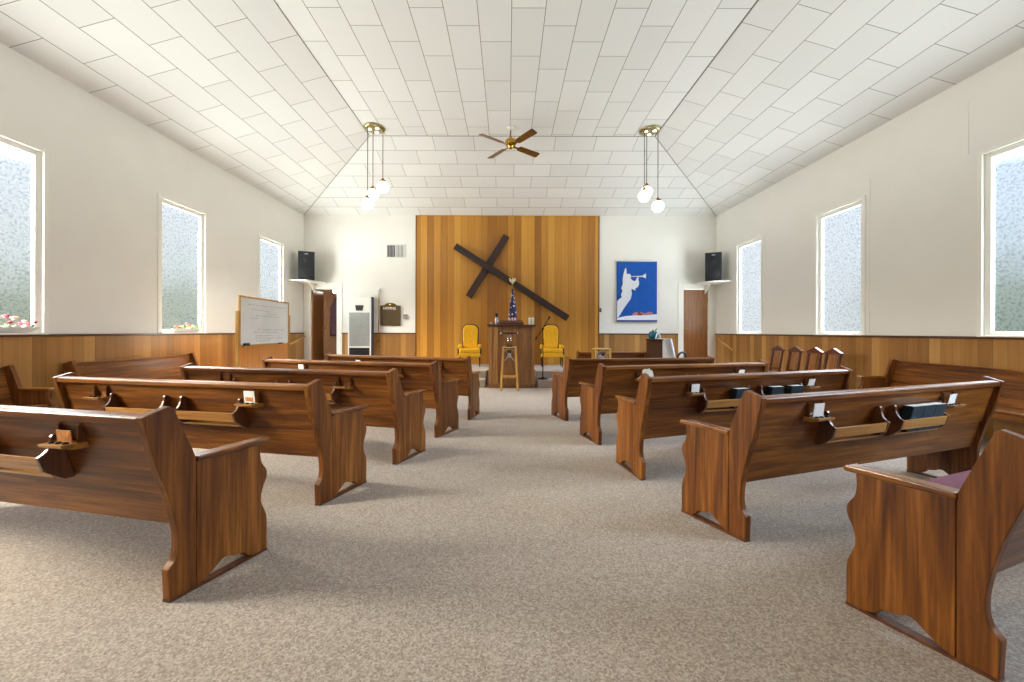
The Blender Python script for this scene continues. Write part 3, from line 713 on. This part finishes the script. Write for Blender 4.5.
# ------------------------------------------------------------------ cross
cr = thing('wall_cross', 'large dark wooden cross tilted on the honey board wall', 'cross', (-.55, YB-.1, 2.9))
def beam(name, a, b, w, d, y):
    a, b = Vector((a[0], 0, a[1])), Vector((b[0], 0, b[1])); dd = (b-a); L = dd.length; dd.normalize(); n = Vector((-dd.z, 0, dd.x))
    o = MB().box(-L/2, L/2, -d/2, d/2, -w/2, w/2).build(name, 'cross', cr, bevel=.008)
    mid = (a+b)/2; o.location = (mid.x+.55, y, mid.z-2.9); o.rotation_euler = (0, -math.atan2(dd.z, dd.x), 0)
beam('long_beam', (-1.37, 3.425), (1.575, 1.55), .165, .12, -.075)
beam('cross_beam', (-.035, 3.72), (-1.03, 2.105), .165, .1, .015)

# ------------------------------------------------------------------ wall fittings at the back
YW = YB
he = thing('wall_heater', 'tall white wall heater with grey mirror panel beside the open door', 'heater', (-3.868, YW-.19, .323))
MB().box(-.305, .305, 0, .17, .0, 1.777).build('body', 'white', he, bevel=.01)
MB().box(.306, .316, .005, .17, .0, 1.775).build('side_panel', 'heater_side', he)
MB().box(-.265, .265, -.008, 0, .48, 1.36).build('steel_panel', 'heater_gray', he, bevel=.004)
g = MB().box(-.265, .265, -.006, 0, .15, .44).build('lower_grille', 'black', he)
mb = MB()
for i in range(9): mb.box(-.26, .26, -.012, -.006, .165+i*.03, .172+i*.03)
mb.build('grille_bar', 'black_metal', g)
MB().prism([(-.11, 1.55), (.11, 1.55), (.085, 1.41), (-.085, 1.41)], -.012, 0, lambda c, a, b: (a, c, b)).build('control_vent', 'black', he)
MB().box(-.06, .06, -.006, 0, .06, .075).build('lower_slot', 'black', he)
cl = thing('candle_lighter', 'long brass candle lighter with white tip hanging beside the hymn board', 'candle lighter', (-3.41, YW-.05, .76))
MB().tube([(0, 0, .12), (0, 0, 1.42)], .011, 8).build('pole', 'brass', cl)
MB().tube([(0, 0, 1.42), (0, 0, 1.56)], [.028, .042], 12).build('tip', 'white', cl)
MB().tube(smooth_path([(0, 0, .24), (-.03, 0, .19), (-.045, 0, .12), (-.02, 0, .06), (.012, 0, .0)]), .011, 8).lathe([(.03, 0), (.018, .03), (.006, .05)], (.012, 0, -.0), 12).build('snuffer', 'brass', cl)
MB().box(-.012, .012, .0, .048, 1.2, 1.23).build('hook', 'brass', cl)
hb = thing('hymn_board', 'brown wooden hymn board with an arched top and white letters', 'hymn board', (-3.11, YW-.03, 1.344))
arch = [(-.27, 0), (.27, 0), (.27, .53), (.16, .545), (.12, .585), (.06, .60), (0, .605), (-.06, .60), (-.12, .585), (-.16, .545), (-.27, .53)]
MB().prism(arch, 0, .03, lambda c, a, b: (a, c, b)).build('board', 'hymn_face', hb, bevel=.005)
for i in range(4): MB().box(-.25, .25, -.012, 0, .05+.1*i, .062+.1*i).build('number_rail', 'chair_wood', hb)
def text(body, size, loc, mat, parent, rot=(R(90), 0, 0), name='lettering'):
    cu = bpy.data.curves.new(name, 'FONT'); cu.body = body; cu.size = size; cu.align_x = 'CENTER'; cu.extrude = .002
    o = bpy.data.objects.new(name, cu); C.objects.link(o); cu.materials.append(M[mat]); 
    dg = bpy.context.evaluated_depsgraph_get(); me = bpy.data.meshes.new_from_object(o.evaluated_get(dg)); bpy.data.objects.remove(o)
    o = bpy.data.objects.new(name, me); C.objects.link(o); o.parent = parent; o.location = loc; o.rotation_euler = rot
    if not me.materials: me.materials.append(M[mat])
    return o
text('HYMNS', .1, (-.02, -.004, .425), 'paper', hb)
MB().lathe([(.03, 0), (.03, -.01), (.01, -.014)], (0, 0, .55), 12, 'y').build('rosette', 'brass', hb)
th = thing('thermostat', 'small grey wall thermostat beside the honey board wall', 'thermostat', (-2.72, YW-.03, 1.52))
MB().box(-.055, .055, 0, .03, 0, .13).build('case', 'silver', th, bevel=.008)
MB().box(-.03, .03, -.006, 0, .05, .105).build('dial', 'heater_gray', th, bevel=.004)
ve = thing('wall_vent', 'square white air vent grille high on the back wall', 'vent', (-2.976, YW-.02, 3.325))
MB().box(-.25, .25, .008, .02, -.185, .185).build('backing', 'black', ve)
mb = MB(); mb.box(-.255, .255, 0, .02, .155, .19).box(-.255, .255, 0, .02, -.19, -.155).box(-.255, -.225, 0, .02, -.155, .155).box(.225, .255, 0, .02, -.155, .155).box(-.02, .0, 0, .02, -.155, .155)
mb.build('frame', 'white', ve, bevel=.003)
for i in range(12):
    x = -.205+i*.0375
    if i == 5: continue
    F = lambda p, q, r_: (x + p*.8 + q*(.35 if i < 5 else -1.3), .004+q, r_)
    MB().box(-.004 if i < 5 else -.009, .004 if i < 5 else .009, -.003, .012, -.155, .155, F).build('slat', 'white', ve)
sw = thing('light_switch', 'small dark switch at the edge of the honey board wall', 'switch', (2.47, YW-.015, 1.72))
MB().box(-.025, .025, 0, .015, 0, .1).build('plate', 'black', sw, bevel=.004); MB().box(-.006, .006, -.01, 0, .04, .06).build('toggle', 'white', sw)

def speaker(label, x, y, rz):
    t = thing('loudspeaker', label, 'loudspeaker', (x, y, 2.481), rz, 'loudspeakers on corner shelves')
    MB().prism([(-.19, 0), (.19, 0), (.13, .3), (-.13, .3)], 0, .72, lambda c, a, b: (a, b-.15, c)).build('cabinet', 'black', t, bevel=.012)
    MB().box(-.175, .175, -.158, -.148, .02, .70).build('grille', 'grille', t, bevel=.004)
    for z, r_ in ((.2, .14), (.52, .07)): MB().lathe([(r_, 0), (r_, -.006), (r_*.85, -.008), (r_*.3, -.003), (r_*.2, -.009)], (0, -.156, z), 20, 'y').build('cone', 'black', t)
    MB().box(-.04, .04, -.163, -.157, .64, .665).build('badge', 'silver', t)
speaker('black loudspeaker on the white shelf over the open door', -5.12, 9.96, R(24))
speaker('black loudspeaker on the white shelf over the closed door', 5.23, 9.96, R(-24))
for s, xw, lab in ((1, XL, 'white corner shelf over the open door under the loudspeaker'), (-1, XR, 'white corner shelf over the closed door under the loudspeaker')):
    t = thing('corner_shelf', lab, 'shelf', (xw, YB, 2.447), 0, 'corner shelves for loudspeakers')
    MB().prism([(0, 0), (s*.62, 0), (s*.6, -.38), (s*.42, -.66), (0, -.72)], 0, .033, lambda c, a, b: (a, b, c)).build('board', 'trim_white', t, bevel=.004)
    MB().prism([(0, 0), (-.3, 0), (0, -.24)], s*.3-.012, s*.3+.012, lambda c, a, b: (c, a, b)).build('bracket', 'trim_white', t)

# banner
ba = thing('banner', 'royal blue cloth banner with a white trumpeting angel', 'banner', (3.426, YW-.035, 1.462))
BW, BH = 1.068, 1.608
def bp(x, y):   # crop coordinates of the cloth to metres on it
    return ((x-145)/343*BW-BW/2, (615-y)/520*BH)
mb = MB(); rows = []
for i in range(25):
    row = []
    for j in range(31):
        x = -BW/2+BW*i/24; z = BH*j/30; amp = (1-j/30)*.012
        row.append(mb.bm.verts.new((x, .006*math.sin(x*14)*amp/.012 + .004*math.sin(x*31)*(1-j/30), z)))
    rows.append(row)
for i in range(24):
    for j in range(30):
        f = mb.bm.faces.new((rows[i][j], rows[i+1][j], rows[i+1][j+1], rows[i][j+1])); f.smooth = True
o = mb.build('cloth', 'blue', ba); md = o.modifiers.new('thickness', 'SOLIDIFY'); md.thickness = .004
def applique(name, pts, mat, y, sm=1):
    pts = [bp(*p) for p in pts]
    if sm > 1: pts = smooth_path(pts+[pts[0]], sm)[:-1]
    MB().prism(pts, y, y+.003, lambda c, a, b: (a, c, b)).build(name, mat, ba)
angel = [(147, 440), (165, 420), (187, 405), (180, 385), (192, 350), (182, 328), (196, 290), (194, 250), (200, 210), (212, 165), (221, 152), (227, 180), (228, 208), (240, 203), (258, 207), (268, 226), (262, 244), (280, 262), (300, 268), (318, 235), (332, 235), (326, 252), (334, 275), (332, 300), (318, 322), (300, 328), (305, 348), (280, 336), (268, 332), (272, 380), (262, 420), (240, 450), (205, 500), (175, 550), (158, 578), (147, 582)]
applique('angel_figure', angel, 'felt_white', -.018, 1)
applique('trumpet', [(272, 224), (362, 220), (380, 206), (392, 202), (392, 244), (380, 238), (362, 230), (272, 230)], 'felt_white', -.0175)
applique('ground_band', [(147, 588), (160, 580), (220, 566), (300, 560), (400, 558), (486, 550), (486, 600), (147, 600)], 'felt_white', -.0185)
applique('hill_town', [(272, 562), (285, 540), (310, 530), (330, 538), (350, 530), (385, 545), (400, 535), (425, 528), (450, 540), (455, 552), (400, 560)], 'felt_rose', -.017)
applique('town_roof', [(325, 560), (322, 540), (334, 520), (345, 540), (358, 545), (358, 560)], 'felt_red', -.0195)
MB().box(-BW/2, BW/2, -.016, -.012, 0, .045).build('lower_band', 'blue_dark', ba)
MB().tube([(-BW/2-.03, 0, BH), (BW/2+.03, 0, BH)], .012, 8).build('hanging_rod', 'white', ba)
MB().tube([(-BW/2-.03, 0, -.01), (BW/2+.03, 0, -.01)], .01, 8).build('bottom_rod', 'white', ba)

# handrails
def rail(label, a, b, s):
    t = thing('handrail', label, 'handrail', (0, 0, 0), 0, 'handrails at the door steps')
    a, b = Vector(a), Vector(b)
    MB().tube([a, b], .024, 12).build('rail', 'oak_rail', t)
    for k in (.12, .85):
        p = a.lerp(b, k); MB().tube([p, p+Vector((0, 0, -.05)), p+Vector((s*.058, 0, -.06))], .008, 8).build('bracket', 'brass_dull', t)
rail('oak handrail sloping down the wall from the closed door', (5.465, 10.28, 1.07), (5.465, 9.5, .762), 1)
rail('oak handrail sloping down the wall behind the whiteboard', (-5.345, 10.3, 1.06), (-5.345, 9.05, .70), -1)

# whiteboard on its easel
wb = thing('whiteboard', 'framed whiteboard with faded writing on a wooden easel', 'whiteboard')
A, B = Vector((-4.49, 6.53, 0)), Vector((-4.625, 8.25, 0)); u = (B-A).normalized(); n = Vector((u.y, -u.x, 0)); LB = (B-A).length
if n.x < 0: n = -n
wb.location = A
F = lambda a, b, c: u*a + n*b + Vector((0, 0, c))
z0, z1 = .925, 1.80
MB().box(.03, LB-.03, -.012, .008, z0+.03, z1-.03, F).build('writing_surface', 'whiteboard', wb)
fr = MB().box(0, LB, -.018, .016, z0, z0+.035, F).box(0, LB, -.018, .016, z1-.035, z1, F).box(0, .035, -.018, .016, z0+.035, z1-.035, F).box(LB-.035, LB, -.018, .016, z0+.035, z1-.035, F).build('frame', 'oak', wb, bevel=.003)
MB().box(.05, LB-.05, .016, .07, z0+.002, z0+.016, F).build('pen_tray', 'oak', wb, bevel=.003)
for a in (-.045, LB+.005):
    MB().box(a, a+.045, -.03, .015, 0, z1-.27, F).box(a, a+.045, -.26, .24, 0, .05, F).build('easel_leg', 'oak', wb, bevel=.004)
MB().box(.0, LB, -.02, .0, .16, z0-.002, F).build('lower_panel', wood('easel_panel_wood', lin(196, 122, 50), lin(220, 144, 66), lin(230, 160, 84), 2, rnd=.02), wb)
mb = MB(); rnd = random.Random(3)
for zz, a0, a1 in ((1.66, .25, 1.5), (1.58, .35, .62), (1.56, .75, .95), (1.52, .85, 1.25), (1.47, .5, 1.35), (1.42, .3, .55), (1.22, .55, 1.5), (1.17, .45, 1.2), (1.11, .5, 1.1), (1.06, .48, 1.4), (1.02, .5, 1.0)):
    a = a0
    while a < a1:
        l = rnd.uniform(.04, .12); pts = [F(a+l*k/7, .0095, zz+rnd.uniform(-.013, .013)) for k in range(8)]
        mb.tube(pts, .0025, 4); a += l+rnd.uniform(.02, .06)
mb.build('handwriting', 'ink', wb)
er = MB().box(.08, .22, .024, .062, z0+.017, z0+.062, F).build('eraser', 'black', loc=A, bevel=.006); tag(er, 'black eraser lying on the whiteboard tray', 'eraser')
for a, lab, mt in ((1.25, 'dark marker pen on the whiteboard tray', 'black'), (1.42, 'pale marker pen at the far end of the whiteboard tray', 'white')):
    o = MB().tube([F(a, .04, z0+.028), F(a+.13, .045, z0+.028)], .011, 10).build('marker_pen', mt, loc=A); tag(o, lab, 'pen', 'pens on the whiteboard tray')

# ------------------------------------------------------------------ lectern, chair by the banner
le = thing('lectern', 'dark brown box lectern standing beneath the banner', 'lectern', (2.79, 7.42, 0))
MB().box(-.125, .125, -.08, .08, 0, 1.04).build('body', 'dark_brown', le, bevel=.005)
MB().box(-.135, .135, -.1, .1, 1.04, 1.062).build('top', 'dark_brown', le, bevel=.005)
MB().box(-.133, .133, -.09, .09, 0, .06).build('plinth', 'black', le)
po = thing('flower_pot', 'teal pot with white loop and green sprig on the dark lectern', 'flower pot', (2.77, 7.42, 1.062))
MB().lathe([(.05, 0), (.075, .012), (.1, .06), (.095, .105), (.07, .13), (.076, .14), (.062, .14), (.05, .1)], seg=24).build('pot', 'teal', po)
MB().tube(smooth_path([(.0, -.11, .01), (.015, -.118, .08), (.045, -.118, .115), (.075, -.112, .08), (.085, -.1, .01)]), .012, 8).build('white_loop', 'white', po)
mb = MB()
for a, h, l in ((.2, .2, .07), (1.6, .17, .06), (3.0, .16, .06), (4.2, .18, .05), (5.4, .21, .07)):
    p0 = Vector((.02*math.cos(a), .02*math.sin(a), .1)); p1 = Vector((.07*math.cos(a), .07*math.sin(a), h)); side = Vector((-math.sin(a), math.cos(a), 0))
    mb.blade([p0, p0.lerp(p1, .5)+side*.022+Vector((0, 0, .015)), p1, p0.lerp(p1, .5)-side*.022+Vector((0, 0, .015))], .003, (math.cos(a), math.sin(a), .3))
mb.build('sprig', 'leaf', po)
oc = thing('office_chair', 'white-backed office chair with black arms beside the dark lectern', 'chair', (3.30, 7.66, 0), R(-70))
# faces +y in its own frame
pts = [(-.14, .55), (-.12, .50), (-.10, .52), (-.22, 1.05), (-.25, 1.09), (-.27, 1.06)]
MB().prism([(-.17, .56), (-.13, .56), (-.27, 1.07), (-.31, 1.07)], -.19, .19, lambda c, a, b: (c, a, b)).build('backrest', 'felt_white', oc, bevel=.015, seg=3)
MB().box(-.22, .22, -.16, .26, .44, .52).build('seat', 'seat_pink', oc, bevel=.03, seg=3)
for s in (-1, 1):
    MB().tube(smooth_path([(s*.25, -.22, .64), (s*.27, -.18, .78), (s*.27, -.08, .81), (s*.26, .0, .74), (s*.25, .02, .48)]), .02, 8).build('armrest', 'black', oc)
MB().tube([(0, .03, .1), (0, .03, .44)], .03, 10).build('column', 'black_metal', oc)
bs = MB()
for k in range(5):
    a = 2*PI*k/5; bs.tube([(0, .03, .12), (.25*math.cos(a), .03+.25*math.sin(a), .075)], [.028, .016], 8)
bs.build('star_base', 'black', oc)
for k in range(5):
    a = 2*PI*k/5; MB().lathe([(.03, -.02), (.034, -.015), (.034, .015), (.03, .02)], (.25*math.cos(a), .03+.25*math.sin(a), .034), 12, 'x').build('caster', 'black', oc)

# robe hanging inside the open door
mb = MB(); rows = []
for i in range(17):
    h = i/16; ring = []
    for kk in range(24):
        a = 2*PI*kk/24; w_ = .10+.12*min(1, h*4); rr = 1+.14*math.sin(6*a+h*2)
        ring.append(mb.bm.verts.new((w_*rr*math.cos(a), .09*rr*math.sin(a), 2.2-1.15*h)))
    rows.append(ring)
for a, b_ in zip(rows, rows[1:]):
    for kk in range(24): f = mb.bm.faces.new((a[kk], a[(kk+1) % 24], b_[(kk+1) % 24], b_[kk])); f.smooth = True
mb.bm.faces.new(rows[0][::-1]); mb.bm.faces.new(rows[-1])
o = mb.build('hanging_robe', 'robe', loc=(-5.18, 11.95, 0)); tag(o, 'plum robe hanging in the dim room behind the open door', 'robe')

# ------------------------------------------------------------------ ceiling fan
cf = thing('ceiling_fan', 'brass ceiling fan with four wooden blades', 'ceiling fan', (.05, 7.36, ZC))
MB().lathe([(.075, 0), (.075, -.012), (.055, -.045), (.02, -.055)], seg=24).build('ceiling_canopy', 'white', cf)
MB().tube([(0, 0, -.05), (0, 0, -.2)], .012, 10).build('down_rod', 'brass_dull', cf)
MB().lathe([(.018, -.17), (.03, -.2), (.085, -.235), (.105, -.27), (.105, -.315), (.085, -.345), (.05, -.36), (.05, -.385), (.03, -.40), (.012, -.405)], seg=28).build('motor', 'brass', cf)
for k in range(4):
    a = R(37.3+90*k); ca, sa = math.cos(a), math.sin(a); pitch = R(-15)
    def F(x, y, z):
        y2, z2 = y*math.cos(pitch)-z*math.sin(pitch), y*math.sin(pitch)+z*math.cos(pitch)
        return (x*ca-y2*sa, x*sa+y2*ca, z2-.345)
    b_ = MB().prism([(.19, -.052), (.22, -.06), (.66, -.072), (.685, -.06), (.69, 0), (.685, .06), (.66, .072), (.22, .06), (.19, .052)], 0, .009, lambda c, p, q: F(p, q, c)).build('blade', 'fan_wood', cf, bevel=.002)
    MB().prism([(.07, -.018), (.2, -.022), (.27, -.045), (.29, 0), (.27, .045), (.2, .022), (.07, .018)], -.008, -.001, lambda c, p, q: F(p, q, c)).build('blade_bracket', 'brass_dull', b_)

# ------------------------------------------------------------------ globe pendants
def pendant(label, x, y, globes):
    t = thing('globe_pendant', label, 'pendant lamp', (x, y, ZC), 0, 'three-globe pendants')
    pl = MB().lathe([(.19, 0), (.195, -.012), (.185, -.03), (.14, -.042), (.06, -.046)], seg=32).build('ceiling_plate', 'brass_pale', t)
    for k in range(3):
        a = R(80+120*k); MB().lathe([(.034, -.038), (.036, -.05), (.025, -.056)], (.09*math.cos(a), .09*math.sin(a), 0), 14).build('spot_lens', 'lens', pl)
    for gx, gy, gz in globes:
        top = gz+.115-ZC
        c = MB().tube([(gx, gy, -.03), (gx, gy, top+.05)], .006, 6)
        nl = int((-.03-top-.05)/.035)
        for i in range(nl): c.ball((gx, gy, top+.06+i*.035), .0095, 6, (1, 1, 1.5))
        c.build('chain', 'chain', t)
        gl = MB().ball((gx, gy, gz-ZC), .109, 32).build('globe', 'globe', t, smooth=True)
        MB().lathe([(.062, top-.022), (.058, top+.005), (.03, top+.022), (.02, top+.05), (.008, top+.055)], (gx, gy, 0), 18).build('cap', 'brass_dull', gl)
pendant('three-globe brass pendant hanging on the whiteboard side', -2.52, 7.38, [(.16, .0, 3.915), (-.055, .08, 3.80), (-.10, -.08, 3.57)])
pendant('three-globe brass pendant hanging on the banner side', 2.70, 7.44, [(.155, .0, 3.585), (-.025, .10, 3.895), (-.125, -.06, 3.76)])

# ------------------------------------------------------------------ flowers on the sills
def flowers(label, x, y, ln, cols, seed, hgt=.1, n=13):
    rnd = random.Random(seed)
    t = thing('flower_arrangement', label, 'flowers', (x, y, SILL+.018), 0, 'flower bowls on the window sills')
    MB().lathe([(.55, 0), (.75, .015), (.97, .055), (1.0, .066), (.94, .066), (.7, .03)], seg=32, sx=.06, sy=ln/2).build('bowl', 'white', t)
    for i in range(n):
        yy = (i+.5)/n*2-1; yy *= ln*.42; xx = rnd.uniform(-.025, .04); zz = .07+hgt*rnd.uniform(.2, .95)*(1-.5*abs(yy)/(ln*.5)); r_ = rnd.uniform(.026, .04)
        mb = MB()
        mb.ball((xx, yy, zz), r_*.55, 8)
        for ring, (cnt, tilt, rr) in enumerate(((5, .5, .8), (7, 1.0, 1.1))):
            for k in range(cnt):
                a = 2*PI*k/cnt+ring*.4+i; d = Vector((math.cos(a)*math.sin(tilt), math.sin(a)*math.sin(tilt), math.cos(tilt))); s_ = Vector((-math.sin(a), math.cos(a), 0)); o_ = Vector((xx, yy, zz-.01))
                mb.blade([o_, o_+d*r_*rr*.6+s_*r_*.42, o_+d*r_*rr+s_*r_*.2, o_+d*r_*rr-s_*r_*.2, o_+d*r_*rr*.6-s_*r_*.42], .002, d.cross(s_))
        mb.build('blossom', cols[i % len(cols)], t)
    for i in range(16):
        yy = rnd.uniform(-.5, .5)*ln; a = rnd.uniform(0, 2*PI); o_ = Vector((rnd.uniform(-.02, .03), yy*.9, .055)); d = Vector((math.cos(a)*.6, math.sin(a)*.8, rnd.uniform(.3, .9))).normalized(); s_ = d.cross(Vector((0, 0, 1))).normalized(); l = rnd.uniform(.06, .11)
        MB().blade([o_, o_+d*l*.5+s_*.02, o_+d*l, o_+d*l*.5-s_*.02], .002, d.cross(s_)).build('leaf', 'leaf_pale' if i % 3 else 'leaf', t)
flowers('white bowl of pink and crimson flowers on the sill beside the wall pew armrest', -5.42, 4.22, .62, ['pink', 'crimson', 'cream', 'pink', 'cream'], 4, .14, 12)
flowers('white bowl of coral and cream flowers on the middle window sill', -5.42, 6.62, .60, ['coral', 'coral', 'cream', 'leaf', 'leaf', 'cream', 'pink'], 9, .09, 14)

# ------------------------------------------------------------------ daylight: bright sky above, a hazy tree line at eye level, sunlit ground below
w = bpy.data.worlds.new('daylight'); S.world = w; w.use_nodes = True; nt = w.node_tree; nt.nodes.clear(); L = nt.links.new
out = N(nt, 'ShaderNodeOutputWorld'); bg = N(nt, 'ShaderNodeBackground'); L(bg.outputs[0], out.inputs[0])
tc = N(nt, 'ShaderNodeTexCoord'); sp = N(nt, 'ShaderNodeSeparateXYZ'); L(tc.outputs['Generated'], sp.inputs[0])
no = N(nt, 'ShaderNodeTexNoise', i_Scale=7, i_Detail=5, i_Roughness=.6); L(tc.outputs['Generated'], no.inputs['Vector'])
wob = N(nt, 'ShaderNodeMath', operation='MULTIPLY_ADD', i_1=.16, i_2=-.08); L(no.outputs['Fac'], wob.inputs[0])
zz = N(nt, 'ShaderNodeMath', operation='ADD'); L(sp.outputs[2], zz.inputs[0]); L(wob.outputs[0], zz.inputs[1])
mr = N(nt, 'ShaderNodeMapRange', i_1=-.5, i_2=1.0); L(zz.outputs[0], mr.inputs[0])
def P_(z): return (z+.5)/1.5
SKY, GRD, HZ = 28.0, 26.0, 1.3
colr = ramp(nt, [(P_(-.10), (.93, .95, .90, 1)), (P_(-.02), (.30, .36, .28, 1)), (P_(.06), (.42, .48, .42, 1)), (P_(.13), (.72, .80, .84, 1)), (P_(.24), (.82, .90, 1, 1)), (P_(.5), (.92, .96, 1, 1))]); L(mr.outputs[0], colr.inputs['Fac'])
mr2 = N(nt, 'ShaderNodeMapRange', i_1=-.5, i_2=1.0); L(sp.outputs[2], mr2.inputs[0])
stv = ramp(nt, [(P_(-.05), (GRD/40,)*3+(1,)), (P_(-.008), (HZ/40,)*3+(1,)), (P_(.26), (HZ/40,)*3+(1,)), (P_(.40), (SKY/40,)*3+(1,))]); L(mr2.outputs[0], stv.inputs['Fac'])
ml = N(nt, 'ShaderNodeMath', operation='MULTIPLY', i_1=40.0); L(stv.outputs['Color'], ml.inputs[0])
bright = N(nt, 'ShaderNodeMapRange', i_1=2.0, i_2=8.0, i_3=0.0, i_4=1.0); L(ml.outputs[0], bright.inputs[0])
sun_side = N(nt, 'ShaderNodeMapRange', i_1=-.16, i_2=.16, i_3=1.2, i_4=.8); L(sp.outputs[0], sun_side.inputs[0])
side = ramp(nt, [(.42, (1.0, .985, .95, 1)), (.58, (.88, .94, 1.0, 1))])
sm = N(nt, 'ShaderNodeMapRange', i_1=-1.0, i_2=1.0); L(sp.outputs[0], sm.inputs[0]); L(sm.outputs[0], side.inputs['Fac'])
tint = N(nt, 'ShaderNodeVectorMath', operation='MULTIPLY'); L(colr.outputs['Color'], tint.inputs[0]); L(side.outputs['Color'], tint.inputs[1])
gx = N(nt, 'ShaderNodeMath', operation='MULTIPLY_ADD', i_1=.09); L(sp.outputs[0], gx.inputs[0]); L(sp.outputs[1], gx.inputs[2])
gap = N(nt, 'ShaderNodeMapRange', i_1=.70, i_2=.84, i_3=0.0, i_4=.85); L(gx.outputs[0], gap.inputs[0])
opn = N(nt, 'ShaderNodeMix', data_type='RGBA'); L(gap.outputs[0], opn.inputs['Factor']); L(tint.outputs[0], opn.inputs[6]); opn.inputs[7].default_value = (.86, .90, .95, 1)
L(opn.outputs[2], bg.inputs['Color']); ms2 = N(nt, 'ShaderNodeMath', operation='MULTIPLY'); sd = N(nt, 'ShaderNodeMix', data_type='FLOAT', i_2=1.0); L(bright.outputs[0], sd.inputs[0]); L(sun_side.outputs[0], sd.inputs[3])
L(ml.outputs[0], ms2.inputs[0]); L(sd.outputs[0], ms2.inputs[1]); L(ms2.outputs[0], bg.inputs['Strength'])
# unseen sky glows added to light pew ends and floor: warm one side, blue opposite
def glow(d, lo, hi, col):
    n = N(nt, 'ShaderNodeVectorMath', operation='DOT_PRODUCT'); L(tc.outputs['Generated'], n.inputs[0]); n.inputs[1].default_value = Vector(d).normalized()
    m = N(nt, 'ShaderNodeMapRange', interpolation_type='SMOOTHSTEP', i_1=math.cos(R(hi)), i_2=math.cos(R(lo)), i_3=0.0, i_4=1.0); L(n.outputs['Value'], m.inputs[0])
    sc_ = N(nt, 'ShaderNodeVectorMath', operation='SCALE'); sc_.inputs[0].default_value = col; L(m.outputs[0], sc_.inputs['Scale']); return sc_
g1 = glow((-1, -.12, .55), 6, 30, (130, 119, 98)); g2 = glow((1, -.12, .55), 6, 30, (38, 47, 60))
base = N(nt, 'ShaderNodeVectorMath', operation='SCALE'); L(opn.outputs[2], base.inputs[0]); L(ms2.outputs[0], base.inputs['Scale'])
s1_ = N(nt, 'ShaderNodeVectorMath', operation='ADD'); L(base.outputs[0], s1_.inputs[0]); L(g1.outputs[0], s1_.inputs[1])
s2_ = N(nt, 'ShaderNodeVectorMath', operation='ADD'); L(s1_.outputs[0], s2_.inputs[0]); L(g2.outputs[0], s2_.inputs[1])
L(s2_.outputs[0], bg.inputs['Color'])
for l in list(bg.inputs['Strength'].links): nt.links.remove(l)
bg.inputs['Strength'].default_value = 1
w.cycles.sampling_method = 'AUTOMATIC'

# ------------------------------------------------------------------ camera
cd = bpy.data.cameras.new('camera'); cam = bpy.data.objects.new('camera', cd); C.objects.link(cam)
cd.sensor_width = 36; cd.sensor_fit = 'HORIZONTAL'; cd.lens = 391/1024*36
cd.shift_x = (512-507.5)/1024; cd.shift_y = -(341-331.4)/1024
cam.location = (0, 0, 1.2); cam.rotation_euler = (Matrix.Rotation(R(90), 3, 'X') @ Matrix.Rotation(.0026, 3, 'Z')).to_euler()
cd.clip_start = .05
S.camera = cam
S.view_settings.view_transform = 'Standard'; S.view_settings.look = 'None'; S.view_settings.gamma = 1; S.view_settings.use_curve_mapping = False
S.view_settings.exposure = -0.24
S.cycles.use_denoising = True
S.cycles.max_bounces = 14; S.cycles.diffuse_bounces = 8; S.cycles.transparent_max_bounces = 12
